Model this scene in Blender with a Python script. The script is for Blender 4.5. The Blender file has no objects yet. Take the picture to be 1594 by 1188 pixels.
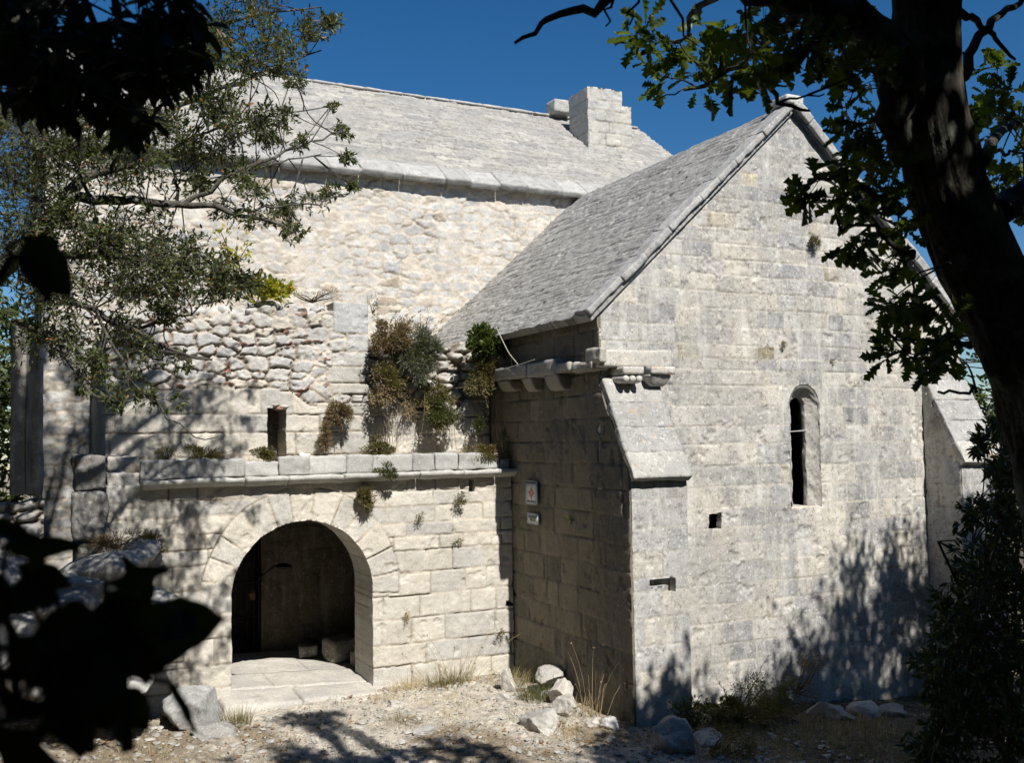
import bpy, math, random
import numpy as np
from mathutils import Vector, Matrix

# ------------------------------------------------------------------ camera
FPX, CX, CY, EYE = 1563.0, 797.0, 594.0, 3.6
def _k(x, y): return np.array([(x-CX)/FPX, (y-CY)/FPX, 1.0])
_Y = _k(26, 694); _Y /= np.linalg.norm(_Y)
_X = _k(3970, 630); _X -= _Y*_X.dot(_Y); _X /= np.linalg.norm(_X)
_Z = np.cross(_X, _Y)
ROT = np.array([_X, _Y, _Z])            # camera axes -> world axes (X along the walls, Y into them, Z up)
sc = bpy.context.scene
COL = sc.collection
cam = bpy.data.cameras.new('camera'); camo = bpy.data.objects.new('camera', cam); COL.objects.link(camo)
r_, u_, b_ = ROT @ [1, 0, 0], ROT @ [0, -1, 0], ROT @ [0, 0, -1]
camo.matrix_world = Matrix(((r_[0], u_[0], b_[0], 0), (r_[1], u_[1], b_[1], 0), (r_[2], u_[2], b_[2], EYE), (0, 0, 0, 1)))
cam.sensor_width = 36; cam.lens = FPX/1594*36; cam.clip_start = 0.05; cam.clip_end = 3000
cam.dof.use_dof = True; cam.dof.focus_distance = 14.5; cam.dof.aperture_fstop = 8.0
sc.camera = camo

# ------------------------------------------------------------------ light
SUN_EL, SUN_DX = math.radians(47), -0.03            # light travels along (SUN_DX, 1) over the ground
w = bpy.data.worlds.new('World'); sc.world = w; w.use_nodes = True
wn = w.node_tree.nodes; wl = w.node_tree.links
bg = wn['Background']
sky = wn.new('ShaderNodeTexSky'); sky.sky_type = 'NISHITA'; sky.sun_disc = False
sky.sun_elevation = SUN_EL
sky.sun_rotation = math.atan2(-SUN_DX, -1.0)
sky.altitude = 900; sky.air_density = 1.0; sky.dust_density = 0.15; sky.ozone_density = 4.0
hs = wn.new('ShaderNodeHueSaturation'); hs.inputs['Saturation'].default_value = 1.3; wl.new(sky.outputs[0], hs.inputs['Color']); wl.new(hs.outputs[0], bg.inputs[0]); bg.inputs[1].default_value = 0.064
sun = bpy.data.lights.new('sun', 'SUN'); sun.energy = 5.0; sun.angle = math.radians(0.53); sun.color = (1.0, 0.96, 0.90)
suno = bpy.data.objects.new('sun', sun); COL.objects.link(suno)
SUNV = Vector((SUN_DX, 1.0, -math.tan(SUN_EL))).normalized()
suno.rotation_euler = (-SUNV).to_track_quat('Z', 'Y').to_euler()
suno.location = (0, -10, 30)
vs = sc.view_settings; vs.view_transform = 'Standard'; vs.look = 'None'; vs.exposure = 0.42; vs.gamma = 1.0; vs.use_curve_mapping = False
sc.render.engine = 'CYCLES'
sc.cycles.use_denoising = True; sc.cycles.denoiser = 'OPENIMAGEDENOISE'; sc.cycles.denoising_input_passes = 'RGB_ALBEDO_NORMAL'; sc.cycles.denoising_prefilter = 'ACCURATE'
sc.cycles.max_bounces = 6; sc.cycles.diffuse_bounces = 2; sc.cycles.transparent_max_bounces = 4

# ------------------------------------------------------------------ pixel of the photograph -> point of the place
def _ray(x, y): return ROT @ _k(x, y)
def at(x, y, Y):
    d = _ray(x, y); p = d*(Y/d[1]); p[2] += EYE; return p
def atX(x, y, X):
    d = _ray(x, y); p = d*(X/d[0]); p[2] += EYE; return p

# ------------------------------------------------------------------ noise
def _hash(ix, iy, s):
    n = (ix.astype(np.int64)*374761393 + iy.astype(np.int64)*668265263 + int(s)*1442695041) & 0xffffffff
    n = ((n ^ (n >> 13))*1274126177) & 0xffffffff
    n = ((n ^ (n >> 15))*2246822519) & 0xffffffff
    return ((n ^ (n >> 16)) & 0xffffff)/16777215.0
def vnoise(x, y, s=0):
    ix, iy = np.floor(x), np.floor(y); fx, fy = x-ix, y-iy
    fx = fx*fx*(3-2*fx); fy = fy*fy*(3-2*fy)
    a, b = _hash(ix, iy, s), _hash(ix+1, iy, s); c, d = _hash(ix, iy+1, s), _hash(ix+1, iy+1, s)
    return (a*(1-fx)+b*fx)*(1-fy) + (c*(1-fx)+d*fx)*fy
def fbm(x, y, s=0, o=4, g=0.5):
    t = 0; a = 1.0; n = 0
    for k in range(o):
        t = t + a*vnoise(x*2**k+17.3*k, y*2**k-9.1*k, s+k*31); n += a; a *= g
    return t/n
def noise3(p, s=0):
    return (vnoise(p[:, 0]+p[:, 2]*.37+3, p[:, 1]-p[:, 2]*.61, s)+vnoise(p[:, 1]+p[:, 0]*.23-7, p[:, 2]+p[:, 0]*.41, s+5)+vnoise(p[:, 2]-p[:, 1]*.33, p[:, 0]+p[:, 1]*.52+11, s+9))/1.5-1.0
def fbm3(p, s=0, o=3):
    t = 0; a = 1.0; n = 0
    for k in range(o): t = t+a*noise3(p*2**k, s+k*13); n += a; a *= .5
    return t/n
def sm(x, a=0.0, b=1.0):
    t = np.clip((x-a)/(b-a), 0, 1); return t*t*(3-2*t)

# ------------------------------------------------------------------ mesh building
class MB:
    def __init__(s): s.v = []; s.f = []; s.c = []; s.n = 0
    def add(s, v, faces, col=(1, 1, 1)):
        v = np.asarray(v, float).reshape(-1, 3); s.v.append(v)
        for f in faces:
            f = np.asarray(f, dtype=np.int64)
            if len(f): s.f.append(f+s.n)
        c = np.asarray(col, float)
        s.c.append(np.broadcast_to(c, (len(v), 3)) if c.ndim == 1 else c); s.n += len(v)
    def build(s, name, mat, parent=None, smooth=True, loc=None):
        v = np.concatenate(s.v); c = np.concatenate(s.c)
        org = np.zeros(3)
        if loc is not None: org = np.asarray(loc, float)
        if parent is not None:
            q = parent
            while q is not None: org = org+np.array(q.location); q = q.parent
        me = bpy.data.meshes.new(name)
        me.vertices.add(len(v)); me.vertices.foreach_set('co', (v-org).astype(np.float32).ravel())
        idx = np.concatenate([f.ravel() for f in s.f]); tot = np.concatenate([np.full(len(f), f.shape[1]) for f in s.f])
        st = np.concatenate([[0], np.cumsum(tot)[:-1]])
        me.loops.add(len(idx)); me.loops.foreach_set('vertex_index', idx.astype(np.int32))
        me.polygons.add(len(tot)); me.polygons.foreach_set('loop_start', st.astype(np.int32))
        me.polygons.foreach_set('use_smooth', np.full(len(tot), smooth))
        me.update(calc_edges=True)
        a = me.color_attributes.new('Col', 'FLOAT_COLOR', 'POINT')
        a.data.foreach_set('color', np.concatenate([c, np.ones((len(c), 1))], 1).astype(np.float32).ravel())
        me.materials.append(mat)
        o = bpy.data.objects.new(name, me); COL.objects.link(o)
        if parent is not None: o.parent = parent
        if loc is not None: o.location = loc
        return o
def tag(o, label=None, cat=None, group=None, kind=None):
    if label: o['label'] = label
    if cat: o['category'] = cat
    if group: o['group'] = group
    if kind: o['kind'] = kind
    return o
def empty(name, loc, label, cat, group=None):
    o = bpy.data.objects.new(name, None); COL.objects.link(o); o.location = [float(q) for q in loc]; o.empty_display_size = .2
    return tag(o, label, cat, group)

# ------------------------------------------------------------------ materials
def newmat(name):
    m = bpy.data.materials.new(name); m.use_nodes = True
    nt = m.node_tree; return m, nt.nodes, nt.links, nt.nodes['Principled BSDF']
def nd(n, t, **k):
    q = n.new(t)
    for a, b in k.items(): setattr(q, a, b)
    return q
def noi(n, l, vec, scale, detail=4, rough=.6, dist=0):
    q = n.new('ShaderNodeTexNoise'); q.inputs['Scale'].default_value = scale; q.inputs['Detail'].default_value = detail
    q.inputs['Roughness'].default_value = rough; q.inputs['Distortion'].default_value = dist
    l.new(vec, q.inputs['Vector']); return q.outputs['Fac']
def rng_(n, l, x, a, b, c=0.0, d=1.0):
    q = n.new('ShaderNodeMapRange'); q.inputs[1].default_value = a; q.inputs[2].default_value = b; q.inputs[3].default_value = c; q.inputs[4].default_value = d
    l.new(x, q.inputs[0]); return q.outputs[0]
def mth(n, l, op, a, b):
    q = n.new('ShaderNodeMath'); q.operation = op
    for i, x in enumerate((a, b)):
        if isinstance(x, (int, float)): q.inputs[i].default_value = x
        else: l.new(x, q.inputs[i])
    return q.outputs[0]
def mixc(n, l, f, a, b, mode='MIX'):
    q = n.new('ShaderNodeMix'); q.data_type = 'RGBA'; q.blend_type = mode
    for i, x in ((0, f), (6, a), (7, b)):
        if isinstance(x, (int, float)): q.inputs[i].default_value = x
        elif isinstance(x, tuple): q.inputs[i].default_value = (*x, 1)
        else: l.new(x, q.inputs[i])
    return q.outputs[2]
def stone_mat(name, grey=.5, speck=.5, orange=.15, streak=.3, bump=.5, greyc=(.265, .265, .262), pale=(.68, .66, .60), var=(.70, 1.27), mott=.0):
    m, n, l, b = newmat(name)
    g = n.new('ShaderNodeNewGeometry'); pos = g.outputs['Position']
    at_ = nd(n, 'ShaderNodeAttribute', attribute_name='Col')
    n1 = noi(n, l, pos, .9, 5, .62); n2 = noi(n, l, pos, 6.5, 6, .68); n3 = noi(n, l, pos, 55, 5, .78)
    n4 = noi(n, l, pos, 23, 3, .65, .6); n5 = noi(n, l, pos, 3.1, 4, .6)
    mp = n.new('ShaderNodeMapping'); mp.inputs['Scale'].default_value = (5, 5, .9); l.new(pos, mp.inputs['Vector'])
    ns = noi(n, l, mp.outputs[0], 1.0, 5, .65)
    c = mixc(n, l, 1.0, at_.outputs['Color'], rng_(n, l, n2, .28, .72, *var), 'MULTIPLY')
    c = mixc(n, l, 1.0, c, rng_(n, l, n3, .30, .70, .62, 1.30), 'MULTIPLY')
    gf = mth(n, l, 'MULTIPLY', rng_(n, l, mth(n, l, 'ADD', n1, mth(n, l, 'MULTIPLY', n2, .8)), .82, 1.02), grey)
    c = mixc(n, l, gf, c, greyc)
    if mott: c = mixc(n, l, mth(n, l, 'MULTIPLY', rng_(n, l, noi(n, l, pos, 15, 6, .74, .3), .53, .64), mott), c, (.175, .17, .16))
    if streak: c = mixc(n, l, mth(n, l, 'MULTIPLY', rng_(n, l, ns, .52, .68), streak), c, pale)
    c = mixc(n, l, mth(n, l, 'MULTIPLY', rng_(n, l, n4, .585, .64), speck), c, pale)
    c = mixc(n, l, mth(n, l, 'MULTIPLY', rng_(n, l, n3, .58, .68), .45), c, (.10, .095, .085))
    if orange: c = mixc(n, l, mth(n, l, 'MULTIPLY', rng_(n, l, mth(n, l, 'MULTIPLY', n5, n4), .36, .40), orange), c, (.50, .27, .06))
    l.new(c, b.inputs['Base Color']); b.inputs['Roughness'].default_value = .93
    b.inputs['Specular IOR Level'].default_value = .2
    bp = n.new('ShaderNodeBump'); bp.inputs['Strength'].default_value = bump; bp.inputs['Distance'].default_value = .02
    hh = mth(n, l, 'ADD', mth(n, l, 'MULTIPLY', n3, .5), n2); l.new(hh, bp.inputs['Height']); l.new(bp.outputs[0], b.inputs['Normal'])
    return m
def leaf_mat(name, c1, c2, trans=.35, rough=.45, c3=None):
    m, n, l, b = newmat(name)
    g = n.new('ShaderNodeNewGeometry'); rnd = g.outputs['Random Per Island']
    at_ = nd(n, 'ShaderNodeAttribute', attribute_name='Col')
    c = mixc(n, l, rnd, c1, c2)
    if c3: c = mixc(n, l, rng_(n, l, rnd, .965, .975), c, c3)
    c = mixc(n, l, 1.0, c, at_.outputs['Color'], 'MULTIPLY')
    l.new(c, b.inputs['Base Color']); b.inputs['Roughness'].default_value = rough; b.inputs['Specular IOR Level'].default_value = .35
    tr = n.new('ShaderNodeBsdfTranslucent')
    l.new(mixc(n, l, 1.0, c, (1.5, 1.6, .55), 'MULTIPLY'), tr.inputs[0])
    mx = n.new('ShaderNodeMixShader'); mx.inputs[0].default_value = trans
    l.new(b.outputs[0], mx.inputs[1]); l.new(tr.outputs[0], mx.inputs[2]); l.new(mx.outputs[0], n['Material Output'].inputs[0])
    return m
def bark_mat(name, c1, c2, lich=(.34, .36, .30), lf=.4, scale=14, bump=1.0):
    m, n, l, b = newmat(name)
    g = n.new('ShaderNodeNewGeometry'); pos = g.outputs['Position']
    mp = n.new('ShaderNodeMapping'); mp.inputs['Scale'].default_value = (1, 1, .28); l.new(pos, mp.inputs['Vector'])
    n1 = noi(n, l, mp.outputs[0], scale, 5, .65, .4); n2 = noi(n, l, pos, 5, 5, .65)
    c = mixc(n, l, rng_(n, l, n1, .35, .65), c1, c2)
    c = mixc(n, l, mth(n, l, 'MULTIPLY', rng_(n, l, n2, .5, .62), lf), c, lich)
    l.new(c, b.inputs['Base Color']); b.inputs['Roughness'].default_value = .95; b.inputs['Specular IOR Level'].default_value = .1
    bp = n.new('ShaderNodeBump'); bp.inputs['Strength'].default_value = bump; bp.inputs['Distance'].default_value = .03
    l.new(n1, bp.inputs['Height']); l.new(bp.outputs[0], b.inputs['Normal'])
    return m
def plain_mat(name, col, rough=.6, metal=0.0, var=.25, scale=20):
    m, n, l, b = newmat(name)
    g = n.new('ShaderNodeNewGeometry'); n1 = noi(n, l, g.outputs['Position'], scale, 4, .6)
    at_ = nd(n, 'ShaderNodeAttribute', attribute_name='Col')
    c = mixc(n, l, 1.0, mixc(n, l, 1.0, col, rng_(n, l, n1, .3, .7, 1-var, 1+var), 'MULTIPLY'), at_.outputs['Color'], 'MULTIPLY')
    l.new(c, b.inputs['Base Color']); b.inputs['Roughness'].default_value = rough; b.inputs['Metallic'].default_value = metal
    return m
M_PORCH = stone_mat('porch_limestone', grey=.32, speck=.35, orange=.12, streak=.15, bump=.5)
M_GABLE = stone_mat('gable_limestone', grey=.66, speck=.62, orange=.10, streak=.5, bump=.5, greyc=(.31, .305, .295), var=(.58, 1.32), mott=.8)
M_NAVE = stone_mat('nave_rubble', grey=.12, speck=.2, orange=.0, streak=.1, bump=.6, greyc=(.36, .36, .36))
M_RUIN = stone_mat('ruin_rubble', grey=.4, speck=.4, orange=.05, streak=.1, bump=.7)
M_SIDE = stone_mat('shade_darkened_stone', grey=.35, speck=.35, orange=.2, streak=.25, bump=.5, greyc=(.13, .125, .115), pale=(.36, .33, .27))  # copy of the stone, darkened for faces that lie in shade
M_ROOF = stone_mat('roof_slabs', grey=.35, speck=.35, orange=.0, streak=0, bump=1.0, greyc=(.27, .262, .25), pale=(.58, .56, .51), var=(.55, 1.25), mott=.45)
M_CAP = stone_mat('lichen_slab', mott=.6, grey=.65, speck=.5, orange=.8, streak=.1, bump=.7, pale=(.72, .72, .68))
M_ROCK = stone_mat('field_rock', grey=.5, speck=.5, orange=.05, streak=0, bump=.8)

# ------------------------------------------------------------------ masonry: cells -> (id, distance to joint)
def cells_ashlar(bounds, lens, seed, warp=.02, fine=.006):
    B = np.array(bounds); rg = np.random.default_rng(seed)
    js = [np.cumsum(np.concatenate([[-9-rg.random()], rg.uniform(lens[0], lens[1], 260)])) for _ in range(len(B)+1)]
    def f(u, v):
        v2 = v+warp*(fbm(u*.7, v*.7, seed, 3)-.5)*2+fine*(fbm(u*11, v*11, seed+3, 2)-.5)*2
        u2 = u+warp*(fbm(u*.8, v*1.1, seed+7, 3)-.5)*2+fine*(fbm(u*11, v*11, seed+5, 2)-.5)*2
        ci = np.clip(np.searchsorted(B, v2)-1, 0, len(B)-2)
        lo, hi = B[ci], B[ci+1]; dv = np.minimum(v2-lo, hi-v2); du = np.zeros_like(u2); bi = np.zeros(u2.shape, int)
        for c in range(len(B)-1):
            m = ci == c
            if not m.any(): continue
            q = js[c]; k = np.clip(np.searchsorted(q, u2[m])-1, 0, len(q)-2)
            du[m] = np.minimum(u2[m]-q[k], q[k+1]-u2[m]); bi[m] = k
        d = np.minimum(du, dv); fr = np.clip((v2-lo)/(hi-lo), 0, 1)
        return ci*1000+bi, d, fr
    return f
def cells_rubble(cw, ch, seed, jit=.75, p=3.0, rag=.10, wv=.25):
    def f(u, v):
        uu = u/cw+wv*(fbm(u*3, v*3, seed+2, 3)-.5)*2+rag*(fbm(u*17, v*17, seed+12, 3)-.5)*2; vv = v/ch+wv*(fbm(u*3, v*3, seed+4, 3)-.5)*2+rag*(fbm(u*17, v*17, seed+14, 3)-.5)*2
        iv = np.floor(vv); f1 = np.full(u.shape, 9.); f2 = f1.copy(); idd = np.zeros(u.shape)
        for dj in (-1, 0, 1):
            j = iv+dj; off = _hash(j, j*0+3, seed); iu = np.floor(uu-off)
            for di in (-1, 0, 1):
                i = iu+di
                sx = i+off+.5+jit*(_hash(i, j, seed+1)-.5); sy = j+.5+jit*.7*(_hash(i, j, seed+2)-.5)
                wgt = .62+.76*_hash(i, j, seed+6)
                d = (np.abs(uu-sx)**p+np.abs(vv-sy)**p)**(1/p)/wgt
                nw = d < f1
                f2 = np.where(nw, f1, np.minimum(f2, d)); idd = np.where(nw, i*977+j*7919, idd); f1 = np.where(nw, d, f1)
        return idd.astype(np.int64), (f2-f1)*ch*.5, np.clip(vv-iv, 0, 1)
    return f
def finish(ids, d, u, v, seed, pal, mort, jd=.015, jw=.012, tilt=.006, er=.006, erw=.035, rough=.012, opn=(.35, .6), bulge=0.0, bw=.06, jit=.10, rscale=9, over=None, mw=None, gap=.6):
    r1 = _hash(ids, ids*0+1, seed); r2 = _hash(ids, ids*0+2, seed+1); r3 = _hash(ids, ids*0+5, seed+2)
    jn = fbm(u*1.6, v*1.6, seed+20, 4)
    op = sm(jn, opn[0], opn[1])
    jm = 1-sm(d/(jw*(.6+.9*jn)))
    h = -jd*op*jm - er*(1-sm(d/erw)) + (r1-.5)*2*tilt + rough*(fbm(u*rscale, v*rscale, seed+40, 5, .6)-.5)*2
    gx, gy = (r2-.5), (r3-.5)
    if bulge: h = h+bulge*(sm(d/bw)**.6)*(.5+r2)
    h = h-.02*sm(fbm(u*4.3, v*4.3, seed+61, 4), .66, .76)
    P = np.array([q[0] for q in pal]); W = np.cumsum([q[1] for q in pal]); W = W/W[-1]
    k = np.clip(np.searchsorted(W, r2), 0, len(P)-1); c = P[k]*(1+jit*(r3-.5)*2)[..., None]
    mk = 1-sm(d/(mw if mw else jw*1.6), .35, 1.0)
    if over:
        for i, q in over.items(): c = np.where((ids == i)[..., None], np.array(q), c)
    c = c*(1-mk[..., None])+np.array(mort)*mk[..., None]
    gk = (gap*op*(1-sm(d/(jw*(.5+.8*jn)), .25, 1.0)))[..., None]; c = c*(1-gk)+np.array((.10, .085, .065))*gk      # open joints darkened: earth, plus painted shade the grid is too coarse to cast
    return h, c
def wall_patch(O, U, V, N, rect, res, layout, sdf=None, thick=.3, mb=None):
    O, U, V, N = (np.asarray(q, float) for q in (O, U, V, N)); u0, u1, v0, v1 = rect
    nu, nv = int(round((u1-u0)/res))+1, int(round((v1-v0)/res))+1
    us, vs_ = np.linspace(u0, u1, nu), np.linspace(v0, v1, nv); uu, vv = np.meshgrid(us, vs_)
    h, c = layout(uu, vv)
    sel = np.ones((nv-1, nu-1), bool); pu, pv = uu.copy(), vv.copy()
    if sdf is not None:
        cu, cv = (us[1:]+us[:-1])/2, (vs_[1:]+vs_[:-1])/2; a, b = np.meshgrid(cu, cv); sel = sdf(a, b) < 0
        s = sdf(uu, vv); gv, gu = np.gradient(s, vs_, us); gl = np.maximum(np.hypot(gu, gv), 1e-6)
        mv = np.abs(s) < res*1.1
        pu = np.where(mv, uu-s*gu/gl**2*np.minimum(gl, 1), uu); pv = np.where(mv, vv-s*gv/gl**2*np.minimum(gl, 1), vv)
    base = O+pu[..., None]*U+pv[..., None]*V; P = base+h[..., None]*N
    id_ = np.arange(nu*nv).reshape(nv, nu)
    q = np.stack([id_[:-1, :-1], id_[:-1, 1:], id_[1:, 1:], id_[1:, :-1]], -1)
    if np.dot(np.cross(U, V), N) < 0: q = q[..., ::-1]
    front = q[sel]
    use = np.unique(front); rm = np.full(nu*nv, -1); rm[use] = np.arange(len(use))
    if mb is None: mb = MB()
    Pf = P.reshape(-1, 3); Cf = c.reshape(-1, 3)
    mb.add(Pf[use], [rm[front]], Cf[use])
    if thick:
        pad = np.zeros((nv+1, nu+1), bool); pad[1:-1, 1:-1] = sel
        ed = []
        for (dj, di, a, b) in ((-1, 0, (0, 0), (0, 1)), (0, 1, (0, 1), (1, 1)), (1, 0, (1, 1), (1, 0)), (0, -1, (1, 0), (0, 0))):
            nb = pad[1+dj:nv+dj, 1+di:nu+di]; j, i = np.nonzero(sel & ~nb)
            ed.append(np.stack([id_[j+a[0], i+a[1]], id_[j+b[0], i+b[1]]], -1))
        ed = np.concatenate(ed); eu = np.unique(ed); em = np.full(nu*nv, -1); em[eu] = np.arange(len(eu)); k = len(eu)
        Bf = base.reshape(-1, 3)[eu]
        nst = max(1, int(thick/.12)); rows = [Pf[eu]]
        for t in range(1, nst+1):
            jitv = .006*(np.random.default_rng(t).random((k, 1))-.5)
            rows.append(Bf-N*thick*t/nst+(U+V)*jitv)
        e = em[ed]; fc = []
        for t in range(nst): fc.append(np.stack([e[:, 1]+t*k, e[:, 0]+t*k, e[:, 0]+(t+1)*k, e[:, 1]+(t+1)*k], -1))
        mb.add(np.concatenate(rows), [np.concatenate(fc)], np.tile(Cf[eu], (nst+1, 1)))
    return mb
def rect_over(cells, rects):
    def f(u, v):
        i, d, fr = cells(u, v)
        for k, (a, b, c, e) in enumerate(rects):
            q = np.minimum(np.minimum(u-a, b-u), np.minimum(v-c, e-v)); m = q > 0
            i = np.where(m, 900000+k, i); d = np.where(m, q, np.where(q > -.03, np.minimum(d, -q), d))
        return i, d, fr
    return f
def box_sdf(u, v, a, b, c, e): return np.maximum(np.maximum(a-u, u-b), np.maximum(c-v, v-e))
def arch_sdf(u, v, cu, r, zs, z0): return np.where(v > zs, np.hypot(u-cu, v-zs)-r, np.maximum(np.abs(u-cu)-r, z0-v))
def poly_sdf(u, v, hp):            # convex: half planes (a, b, c): a*u + b*v <= c, normalised
    s = None
    for a, b, c in hp:
        n = math.hypot(a, b); q = (a*u+b*v-c)/n; s = q if s is None else np.maximum(s, q)
    return s
# ------------------------------------------------------------------ single dressed or rough stones
def stone_box(mb, ctr, size, axes=((1, 0, 0), (0, 1, 0), (0, 0, 1)), res=.05, rnd=.02, rough=.01, seed=0, col=(.5, .48, .43), freq=4.0, shape=None):
    sx, sy, sz = (q/2 for q in size); rnd = min(rnd, sx*.9, sy*.9, sz*.9); V = []; F = []; n = 0
    for ax in range(3):
        for sg in (-1, 1):
            o1, o2 = [k for k in range(3) if k != ax]; e = (sx, sy, sz)
            n1, n2 = max(1, min(60, int(2*e[o1]/res))), max(1, min(60, int(2*e[o2]/res)))
            g1, g2 = np.meshgrid(np.linspace(-e[o1], e[o1], n1+1), np.linspace(-e[o2], e[o2], n2+1))
            p = np.zeros(g1.shape+(3,)); p[..., ax] = sg*e[ax]; p[..., o1] = g1; p[..., o2] = g2
            i = np.arange(g1.size).reshape(g1.shape)+n
            q = np.stack([i[:-1, :-1], i[:-1, 1:], i[1:, 1:], i[1:, :-1]], -1).reshape(-1, 4)
            if (sg < 0) != (ax == 1): q = q[:, ::-1]
            V.append(p.reshape(-1, 3)); F.append(q); n += g1.size
    V = np.concatenate(V); F = np.concatenate(F)
    _, ix, inv = np.unique(np.round(V, 5), axis=0, return_index=True, return_inverse=True); V = V[ix]; F = inv.ravel()[F]
    q = np.clip(V, [-sx+rnd, -sy+rnd, -sz+rnd], [sx-rnd, sy-rnd, sz-rnd]); dd = V-q; ln = np.maximum(np.linalg.norm(dd, axis=1, keepdims=True), 1e-9)
    V = q+dd/ln*np.minimum(ln, rnd)
    if shape: V = shape(V)
    A = np.array(axes, float); W = V @ A + np.asarray(ctr, float)
    if rough:
        nn = dd/ln
        W = W+(nn @ A)*(rough*fbm3(W*freq+seed*3.7, seed)*2)[:, None]+rough*.6*np.stack([fbm3(W*freq*.7, seed+k) for k in (50, 60, 70)], 1)
    mb.add(W, [F], np.array(col)*(1+.0*seed))
def ico(sub):
    t = (1+5**.5)/2
    v = [(-1, t, 0), (1, t, 0), (-1, -t, 0), (1, -t, 0), (0, -1, t), (0, 1, t), (0, -1, -t), (0, 1, -t), (t, 0, -1), (t, 0, 1), (-t, 0, -1), (-t, 0, 1)]
    f = [(0, 11, 5), (0, 5, 1), (0, 1, 7), (0, 7, 10), (0, 10, 11), (1, 5, 9), (5, 11, 4), (11, 10, 2), (10, 7, 6), (7, 1, 8), (3, 9, 4), (3, 4, 2), (3, 2, 6), (3, 6, 8), (3, 8, 9), (4, 9, 5), (2, 4, 11), (6, 2, 10), (8, 6, 7), (9, 8, 1)]
    v = [np.array(q)/np.linalg.norm(q) for q in v]
    for _ in range(sub):
        mid = {}; nf = []
        def m(a, b):
            k = (min(a, b), max(a, b))
            if k not in mid: q = v[a]+v[b]; v.append(q/np.linalg.norm(q)); mid[k] = len(v)-1
            return mid[k]
        for a, b, c in f:
            x, y, z = m(a, b), m(b, c), m(c, a); nf += [(a, x, z), (b, y, x), (c, z, y), (x, y, z)]
        f = nf
    return np.array(v), np.array(f)
ICO = {k: ico(k) for k in (0, 1, 2, 3, 4)}
def rock_mesh(size, seed, sub=3, cuts=9, rough=.10):
    rg = np.random.default_rng(seed); v, f = ICO[sub]; v = v.copy()
    for _ in range(cuts):
        n = rg.normal(size=3); n /= np.linalg.norm(n); d = rg.uniform(.55, .85); k = np.maximum(v @ n-d, 0); v = v-k[:, None]*n*.97
    v = v*(1+rough*fbm3(v*1.6+seed, seed, 5)[:, None]*2)
    a = rg.uniform(0, 6.28); c, s = math.cos(a), math.sin(a)
    v = v*np.array(size)/2/.8
    return v @ np.array([[c, s, 0], [-s, c, 0], [0, 0, 1]]), f
# ------------------------------------------------------------------ branches and leaves
def tube(mb, pts, rad, n=7, col=(1, 1, 1), lump=0.0, seed=0, bark=0.0):
    P = np.asarray(pts, float); R = np.asarray(rad, float); m = len(P)
    T = np.gradient(P, axis=0); T /= np.maximum(np.linalg.norm(T, axis=1, keepdims=True), 1e-9)
    a = np.array([0, 0, 1.0]) if abs(T[0, 2]) < .9 else np.array([1.0, 0, 0])
    ang = np.linspace(0, 2*math.pi, n, endpoint=False); V = []
    for i in range(m):
        x = np.cross(T[i], a); x /= np.linalg.norm(x); y = np.cross(x, T[i]); a = y
        V.append(P[i]+R[i]*(np.cos(ang)[:, None]*x+np.sin(ang)[:, None]*y))
    V = np.concatenate(V)
    if lump:
        ax = np.repeat(P, n, axis=0); dv = V-ax
        V = ax+dv*(1+lump*(fbm3(V*np.array([6, 6, 2.2]), seed, 4)*1.6)[:, None]+lump*.7*np.sin(np.tile(ang, m)*5+np.repeat(np.arange(m), n)*.25)[:, None]*.5)
    if bark:       # furrowed bark: ridges running up the trunk, broken into plates
        ax = np.repeat(P, n, axis=0); dv = V-ax; aa = np.tile(ang, m); hh = np.repeat(np.linspace(0, 1, m)*np.linalg.norm(np.diff(P, axis=0), axis=1).sum(), n)
        ca_, sa_ = np.cos(aa)*2.6, np.sin(aa)*2.6
        w1 = fbm(ca_*1.9+hh*1.1, sa_*1.9+hh*.9+7, seed, 4); w2 = fbm(ca_*3.2+3+.5*hh, sa_*3.2+hh*.6, seed+3, 4)
        rid = 1-np.abs(w1-.5)*5-np.abs(w2-.5)*3; V = ax+dv*(1+bark*np.clip(-rid, -1, 1.2)-bark*.8*(fbm(hh*7+ca_*2, sa_*5, seed+8, 3)-.5))[:, None]
    i = np.arange(m*n).reshape(m, n); j = np.roll(i, -1, axis=1)
    q = np.stack([i[:-1], j[:-1], j[1:], i[1:]], -1).reshape(-1, 4)
    mb.add(V, [q], col)
    tip = P[-1]+T[-1]*R[-1]
    mb.add(np.vstack([V[-n:], tip]), [np.array([(k, (k+1) % n, n) for k in range(n)])], col)
def curve(pts, n):
    P = np.asarray(pts, float); t = np.concatenate([[0], np.cumsum(np.linalg.norm(np.diff(P, axis=0), axis=1))]); s = np.linspace(0, t[-1], n)
    Q = np.stack([np.interp(s, t, P[:, k]) for k in range(P.shape[1])], 1)
    for _ in range(max(1, n//(len(P)*2))):
        Q[1:-1] = (Q[:-2]+2*Q[1:-1]+Q[2:])/4
    return Q
LEAF = (np.array([(0, 0, 0), (.33, .5, .05), (.33, 0, -.02), (.33, -.5, .05), (.72, .36, .02), (.72, 0, -.06), (.72, -.36, .02), (1, 0, -.14)]),
        [np.array([(0, 2, 1), (0, 3, 2), (4, 5, 7), (5, 6, 7)]), np.array([(1, 2, 5, 4), (2, 3, 6, 5)])])
LEAF4 = (np.array([(0, 0, 0), (.45, .5, .06), (1, 0, -.08), (.45, -.5, .06)]), [np.array([(0, 2, 1), (0, 3, 2)])])
_st = np.array([0, .12, .2, .29, .36, .46, .54, .65, .72, .83, .91, 1.0]); _wd = np.array([.02, .04, .2, .11, .12, .40, .17, .5, .2, .36, .22, .03])
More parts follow.
